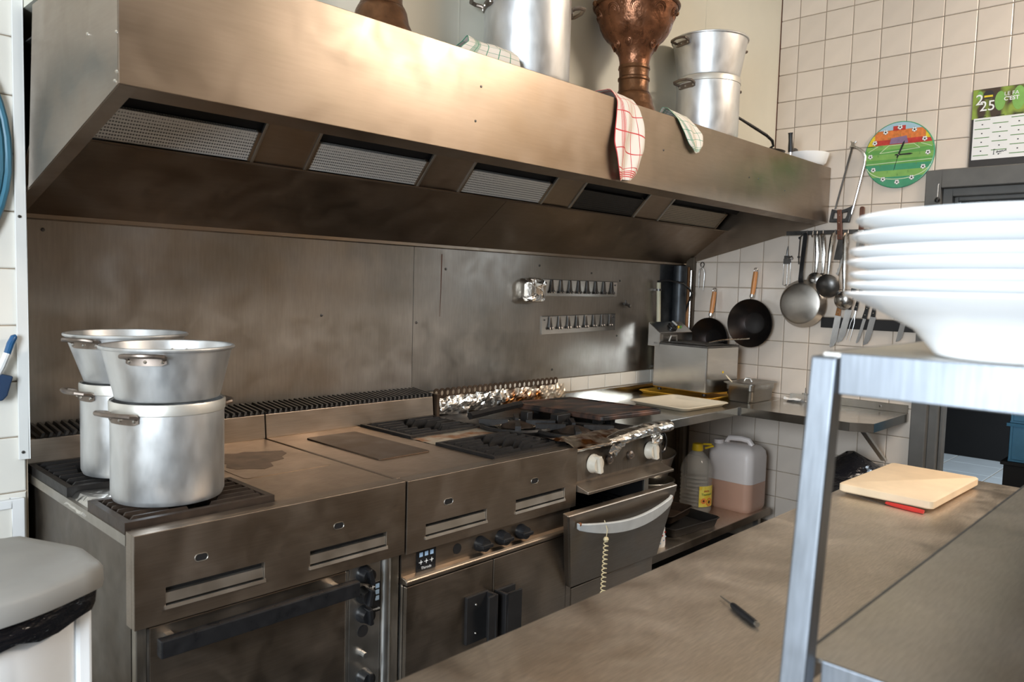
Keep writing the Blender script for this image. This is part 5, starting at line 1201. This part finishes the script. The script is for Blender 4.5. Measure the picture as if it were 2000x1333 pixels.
def scrib(pts, wd=.0012):
    for (a, c_) in zip(pts, pts[1:]):
        d = Vector((c_[0]-a[0], c_[1]-a[1])).normalized(); n_ = (-d.y*wd, d.x*wd)
        b.poly([P3(a[0]+n_[0], a[1]+n_[1], 3), P3(c_[0]+n_[0], c_[1]+n_[1], 3), P3(c_[0]-n_[0], c_[1]-n_[1], 3), P3(a[0]-n_[0], a[1]-n_[1], 3)])
scrib([(.100, .074), (.108, .076), (.104, .075), (.103, .052)]); scrib([(.101, .052), (.106, .053)])
scrib([(.116, .066), (.113, .061), (.118, .058), (.118, .068), (.122, .060), (.126, .067), (.127, .059), (.132, .067), (.133, .060), (.138, .069), (.141, .061), (.146, .068), (.149, .064), (.152, .071), (.155, .064)], .001)
scrib([(.120, .053), (.135, .055)], .0006)
obj('handwriting', b, 'ink_black', sh, 0)
# pull cord on the door frame
t = thing('pull_cord', 'short pull cord with a black bob on the grey door frame', 'pull cord', (XR-.03, 1.178, 2.01))
obj('cord', B().tube([(XR-.020, 1.178, 2.015), (XR-.028, 1.178, 2.008), (XR-.030, 1.178, 1.95)], .0016, 6), 'paper', t)
obj('bob', B().lathe([(0, 0), (.011, .004), (.013, .014), (.008, .024), (0, .028)], (XR-.030, 1.178, 1.922), 14), 'black', t)
# next room
t = thing('dark_cabinet', 'low black cabinet under the blue crates beyond the doorway', 'cabinet', (5.35, .70, 0))
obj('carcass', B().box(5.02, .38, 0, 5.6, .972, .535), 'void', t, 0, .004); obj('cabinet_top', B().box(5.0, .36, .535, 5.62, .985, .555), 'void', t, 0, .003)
def crate(label, z):
    t = thing('plastic_crate', label, 'crate', (5.25, .77, z), 'blue plastic crates beyond the doorway')
    x0, x1, y0, y1, h = 5.03, 5.50, .55, .955, .215
    obj('walls', B().box(x0, y0, z+.01, x0+.012, y1, z+h-.01).box(x1-.012, y0, z+.01, x1, y1, z+h-.01).box(x0, y0, z+.01, x1, y0+.012, z+h-.01).box(x0, y1-.012, z+.01, x1, y1, z+h-.01).box(x0, y0, z, x1, y1, z+.012), 'crate', t, 0)
    obj('rim', B().box(x0-.014, y0-.014, z+h-.018, x0+.004, y1+.014, z+h).box(x1-.004, y0-.014, z+h-.018, x1+.014, y1+.014, z+h).box(x0-.014, y0-.014, z+h-.018, x1+.014, y0+.004, z+h).box(x0-.014, y1-.004, z+h-.018, x1+.014, y1+.014, z+h), 'crate', t, 0, .002)
    for y in (.63, .74, .85, .945): obj('rib', B().box(x0-.010, y-.006, z+.01, x0, y+.006, z+h-.018), 'crate', t, 0)
crate('lower blue plastic crate seen through the doorway', .5555); crate('upper blue plastic crate seen through the doorway', .7725)

# ================================================================== left edge of the picture
t = thing('coiled_hose', 'blue rubber hose coiled on the wall at the left edge', 'hose', (.345, 2.385, 1.44))
for k, (a, c_, yy) in enumerate(((.215, .325, 2.384), (.196, .305, 2.378))):
    obj('hose_loop', B().tube([(.345+a*math.cos(R_(q)), yy, 1.757+c_*math.sin(R_(q))) for q in range(0, 360, 8)], .0125, 10, closed=True), 'hose', t)
t = thing('floor_scraper', 'blue handled scraper with dark rubber head on the left wall', 'scraper', (.55, 2.38, 1.2))
obj('handle', B().tube([(.571, 2.375, 1.282), (.566, 2.374, 1.280), (.557, 2.372, 1.262), (.549, 2.371, 1.236)], [.006, .0085, .009, .0085], 10), 'blue_plastic', t)
obj('sleeve', B().tube([(.549, 2.371, 1.238), (.537, 2.371, 1.206), (.52, 2.372, 1.17)], .009, 10), 'paper', t)
obj('rubber_head', B().prism([(.46, 1.185), (.52, 1.188), (.562, 1.176), (.548, 1.125), (.536, 1.112), (.45, 1.12)], 'y', 2.365, 2.385), 'scraper', t, 0, .004)
t = thing('wall_vent', 'white square wall frame low behind the bin', 'vent', (.47, 2.396, .70))
obj('frame', B().box(.33, 2.383, .70, .36, 2.397, .84).box(.558, 2.383, .70, .588, 2.397, .84).box(.36, 2.383, .815, .558, 2.397, .84).box(.36, 2.383, .70, .558, 2.397, .725), 'paper', t, 0, .003)
obj('insert', B().box(.36, 2.390, .725, .558, 2.397, .815), 'tile_white', t, 0)
# bin
bn = thing('waste_bin', 'tall white waste bin with a grey lid and black bag', 'bin', (.29, 1.70, 0))
def dshape(k, bul=1.0):
    x0, x1, yb, yf = .055+k, .528-k, 1.885-k, 1.585+k
    xr = x1-.085; pts = [(x0+.07, yb), (x0+.15, yb), (xr-.10, yb), (xr-.05, yb-.007), (xr-.02, yb), (xr, yb), (x1-.07, yb-.006), (x1-.006, yb-.15), (x1, yb-.175), (x1, yf+.02), (x1-.008, yf)]
    for i in range(1, 12):
        t_ = i/12; pts.append((x1-.008-(x1-x0-.016)*t_, yf-.085*bul*math.sin(math.pi*t_)))
    pts += [(x0+.008, yf), (x0, yf+.02), (x0, yb-.175), (x0+.006, yb-.15)]
    return pts
D_ = lambda k, z: [(x, y, z) for x, y in dshape(k)]
obj('lid', B().loft([D_(0, .845), D_(-.001, .852), D_(0, .880), D_(.006, .889), D_(.02, .893), D_(.03, .897), D_(.036, .899)]), 'lid', bn, 50)
def bagring(k, z, am):
    return [Vector((x, y, z+am*math.sin(x*38+y*21))) for x, y in dshape(k)]
b = B().loft([bagring(.012, .846, 0), bagring(.010, .83, .002), bagring(.009, .81, .006), bagring(.013, .795, .008), bagring(.028, .792, .008)], False)
b.v = [v+noise.noise_vector(v*28)*.006 if v.z < .84 else v for v in b.v]
obj('bag_skirt', b, 'bag', bn, 60)
obj('body', B().loft([D_(.075, .0), D_(.065, .03), D_(.04, .50), D_(.036, .55), D_(.036, .56), D_(.032, .565), D_(.03, .843)]), 'bin', bn, 40)
obj('corner_rib', B().box(.478, 1.60, .02, .506, 1.66, .825), 'bin', bn, 0, .006)

# ================================================================== worktable and overshelf in front
TZ = .87
t = thing('worktable', 'long brushed steel worktable in the foreground', 'table', (1.6, .38, 0))
tx0, tx1, ty0, ty1 = .38, 2.82, -.15, .872
obj('top', B().box(tx0, ty0, TZ-.004, tx1, ty1, TZ).box(tx0, ty1-.004, TZ-.045, tx1, ty1, TZ-.004).box(tx1-.004, ty0, TZ-.045, tx1, ty1-.004, TZ-.004).box(tx0, ty0, TZ-.045, tx0+.004, ty1-.004, TZ-.004).box(tx0+.004, ty0, TZ-.045, tx1-.004, ty0+.004, TZ-.004), 'table', t, 0, .0015)
for x in (tx0+.04, tx1-.04):
    for y in (ty0+.04, ty1-.04): obj('leg', B().box(x-.02, y-.02, 0, x+.02, y+.02, TZ-.004), 'range_side', t, 0, .002)
obj('undershelf', B().box(tx0+.02, ty0+.02, .26, tx1-.02, ty1-.02, .285), 'range_side', t, 0)
t = thing('cutting_board', 'thick cream cutting board on the worktable', 'cutting board', (2.49, .72, TZ))
Xb = Matrix.Translation((2.495, .718, TZ+.002)) @ Matrix.Rotation(R_(-1.5), 4, 'Z')
b = B(); 
def brow(z, k):
    out = []
    for x, y in rrect(-.215+k, -.128+k, .215-k, .128-k, .014, 4): out.append((x, y, z+.006*(x/.215)**2+.003*(y/.128)**2))
    return out
nx = 8
obj('slab', B().loft([brow(0, .003), brow(.003, 0), brow(.021, 0), brow(.024, .003)], True, Xb), 'board', t, 40)
t = thing('red_knife', 'red plastic handle lying under the cutting board edge', 'knife', (2.27, .66, TZ))
obj('grip', B().tube([(2.276, .715, TZ+.006), (2.270, .690, TZ+.006), (2.262, .640, TZ+.006), (2.258, .612, TZ+.006)], [.004, .006, .007, .006], 8, flat=.7), 'red', t)
obj('blade', B().prism([(2.272, .716), (2.282, .716), (2.33, .84), (2.322, .842)], 'z', TZ+.0005, TZ+.002), 'blade', t, 0)
t = thing('thermometer_probe', 'small black probe with a thin steel tip on the worktable', 'probe', (1.28, .645, TZ))
a, c_ = Vector((1.296, .662, TZ+.0062)), Vector((1.253, .594, TZ+.0062))
obj('grip', B().tube([a, a.lerp(c_, .08), a.lerp(c_, .9), c_], [.0045, .006, .006, .005], 10), 'black', t)
obj('tip', B().tube([Vector((1.319, .698, TZ+.0055)), a], [.0014, .0026], 6), 'bright', t)
obj('end_cap', B().tube([c_, c_+(c_-a).normalized()*.006], .0045, 10), 'bright', t)
ov = thing('overshelf', 'two tier steel overshelf on square posts standing on the worktable', 'shelf', (1.55, .14, TZ))
def post(x0_, y0_, x1_, y1_):
    s = .0125
    obj('post', B().loft([[(x1_-s, y1_-s, TZ), (x1_+s, y1_-s, TZ), (x1_+s, y1_+s, TZ), (x1_-s, y1_+s, TZ)], [(x0_-s, y0_-s, 1.392), (x0_+s, y0_-s, 1.392), (x0_+s, y0_+s, 1.392), (x0_-s, y0_+s, 1.392)]]), 'post', ov, 0, .0025)
post(.752, .2965, .700, .2985); post(2.392, .2965, 2.43, .2985); post(.752, -.05, .700, -.06); post(2.392, -.05, 2.43, -.06)
def tier(z, x0_, h, m):
    s = obj('tier', B().box(x0_+.004, -.035, z-.004, 2.38, .300, z), m, ov, 0)
    obj('rail', B().box(x0_, -.037, z-h, x0_+.004, .283, z+.0005), 'post', s, 0, .0012)
    obj('rail', B().box(x0_+.02, .300, z-h, 2.38, .304, z+.0005), 'post', s, 0, .0012)
    obj('rail', B().box(x0_+.02, -.039, z-h, 2.38, -.035, z+.0005), 'post', s, 0, .0012)
    obj('rail', B().box(2.380, -.037, z-h, 2.384, .283, z+.0005), 'post', s, 0, .0012)
tier(1.3955, .745, .039, 'shelf'); tier(1.095, .742, .035, 'shelf')
tag(obj('white_block', B().box(1.50, .12, 1.0955, 1.72, .22, 1.112), 'paper', None, 0, .004, origin=(1.61, .17, 1.0955)), 'small white board lying on the lower overshelf tier', 'board')
# plates
pc = (.832, .157)
def plate(label, z, R, h, Rf):
    t = tag(obj('dinner_plate', B().lathe([(0, .003), (Rf-.006, .003), (Rf-.004, 0), (Rf, 0), (Rf+.003, .004), (Rf+.02, h*.42), (R*.80, h*.72), (R*.97, h-.004), (R, h-.001), (R-.001, h+.001), (R*.96, h), (R*.79, h*.80), (Rf+.012, h*.52), (Rf, .0075), (0, .0065)], (0, 0, 0), 72), 'porcelain', None, 60), label, 'plate', 'stack of white plates')
    t.location = (pc[0], pc[1], z); return t
zb = 1.3965
names = ['deep white bowl plate at the bottom of the stack', 'second white plate from the bottom of the stack', 'third white plate from the bottom of the stack', 'fourth white plate from the bottom of the stack', 'fifth white plate from the bottom of the stack', 'sixth white plate from the bottom of the stack', 'top white plate of the stack on the overshelf']
rims = [1.4535, 1.4625, 1.4720, 1.4835, 1.4940, 1.5085, 1.5240]
for i, nm in enumerate(names):
    if i == 0: plate(nm, zb, .149, rims[0]-zb, .066)
    else: plate(nm, rims[i]-.036, .148-.0015*(i % 3)-(.006 if i == 6 else 0), .036, .062)
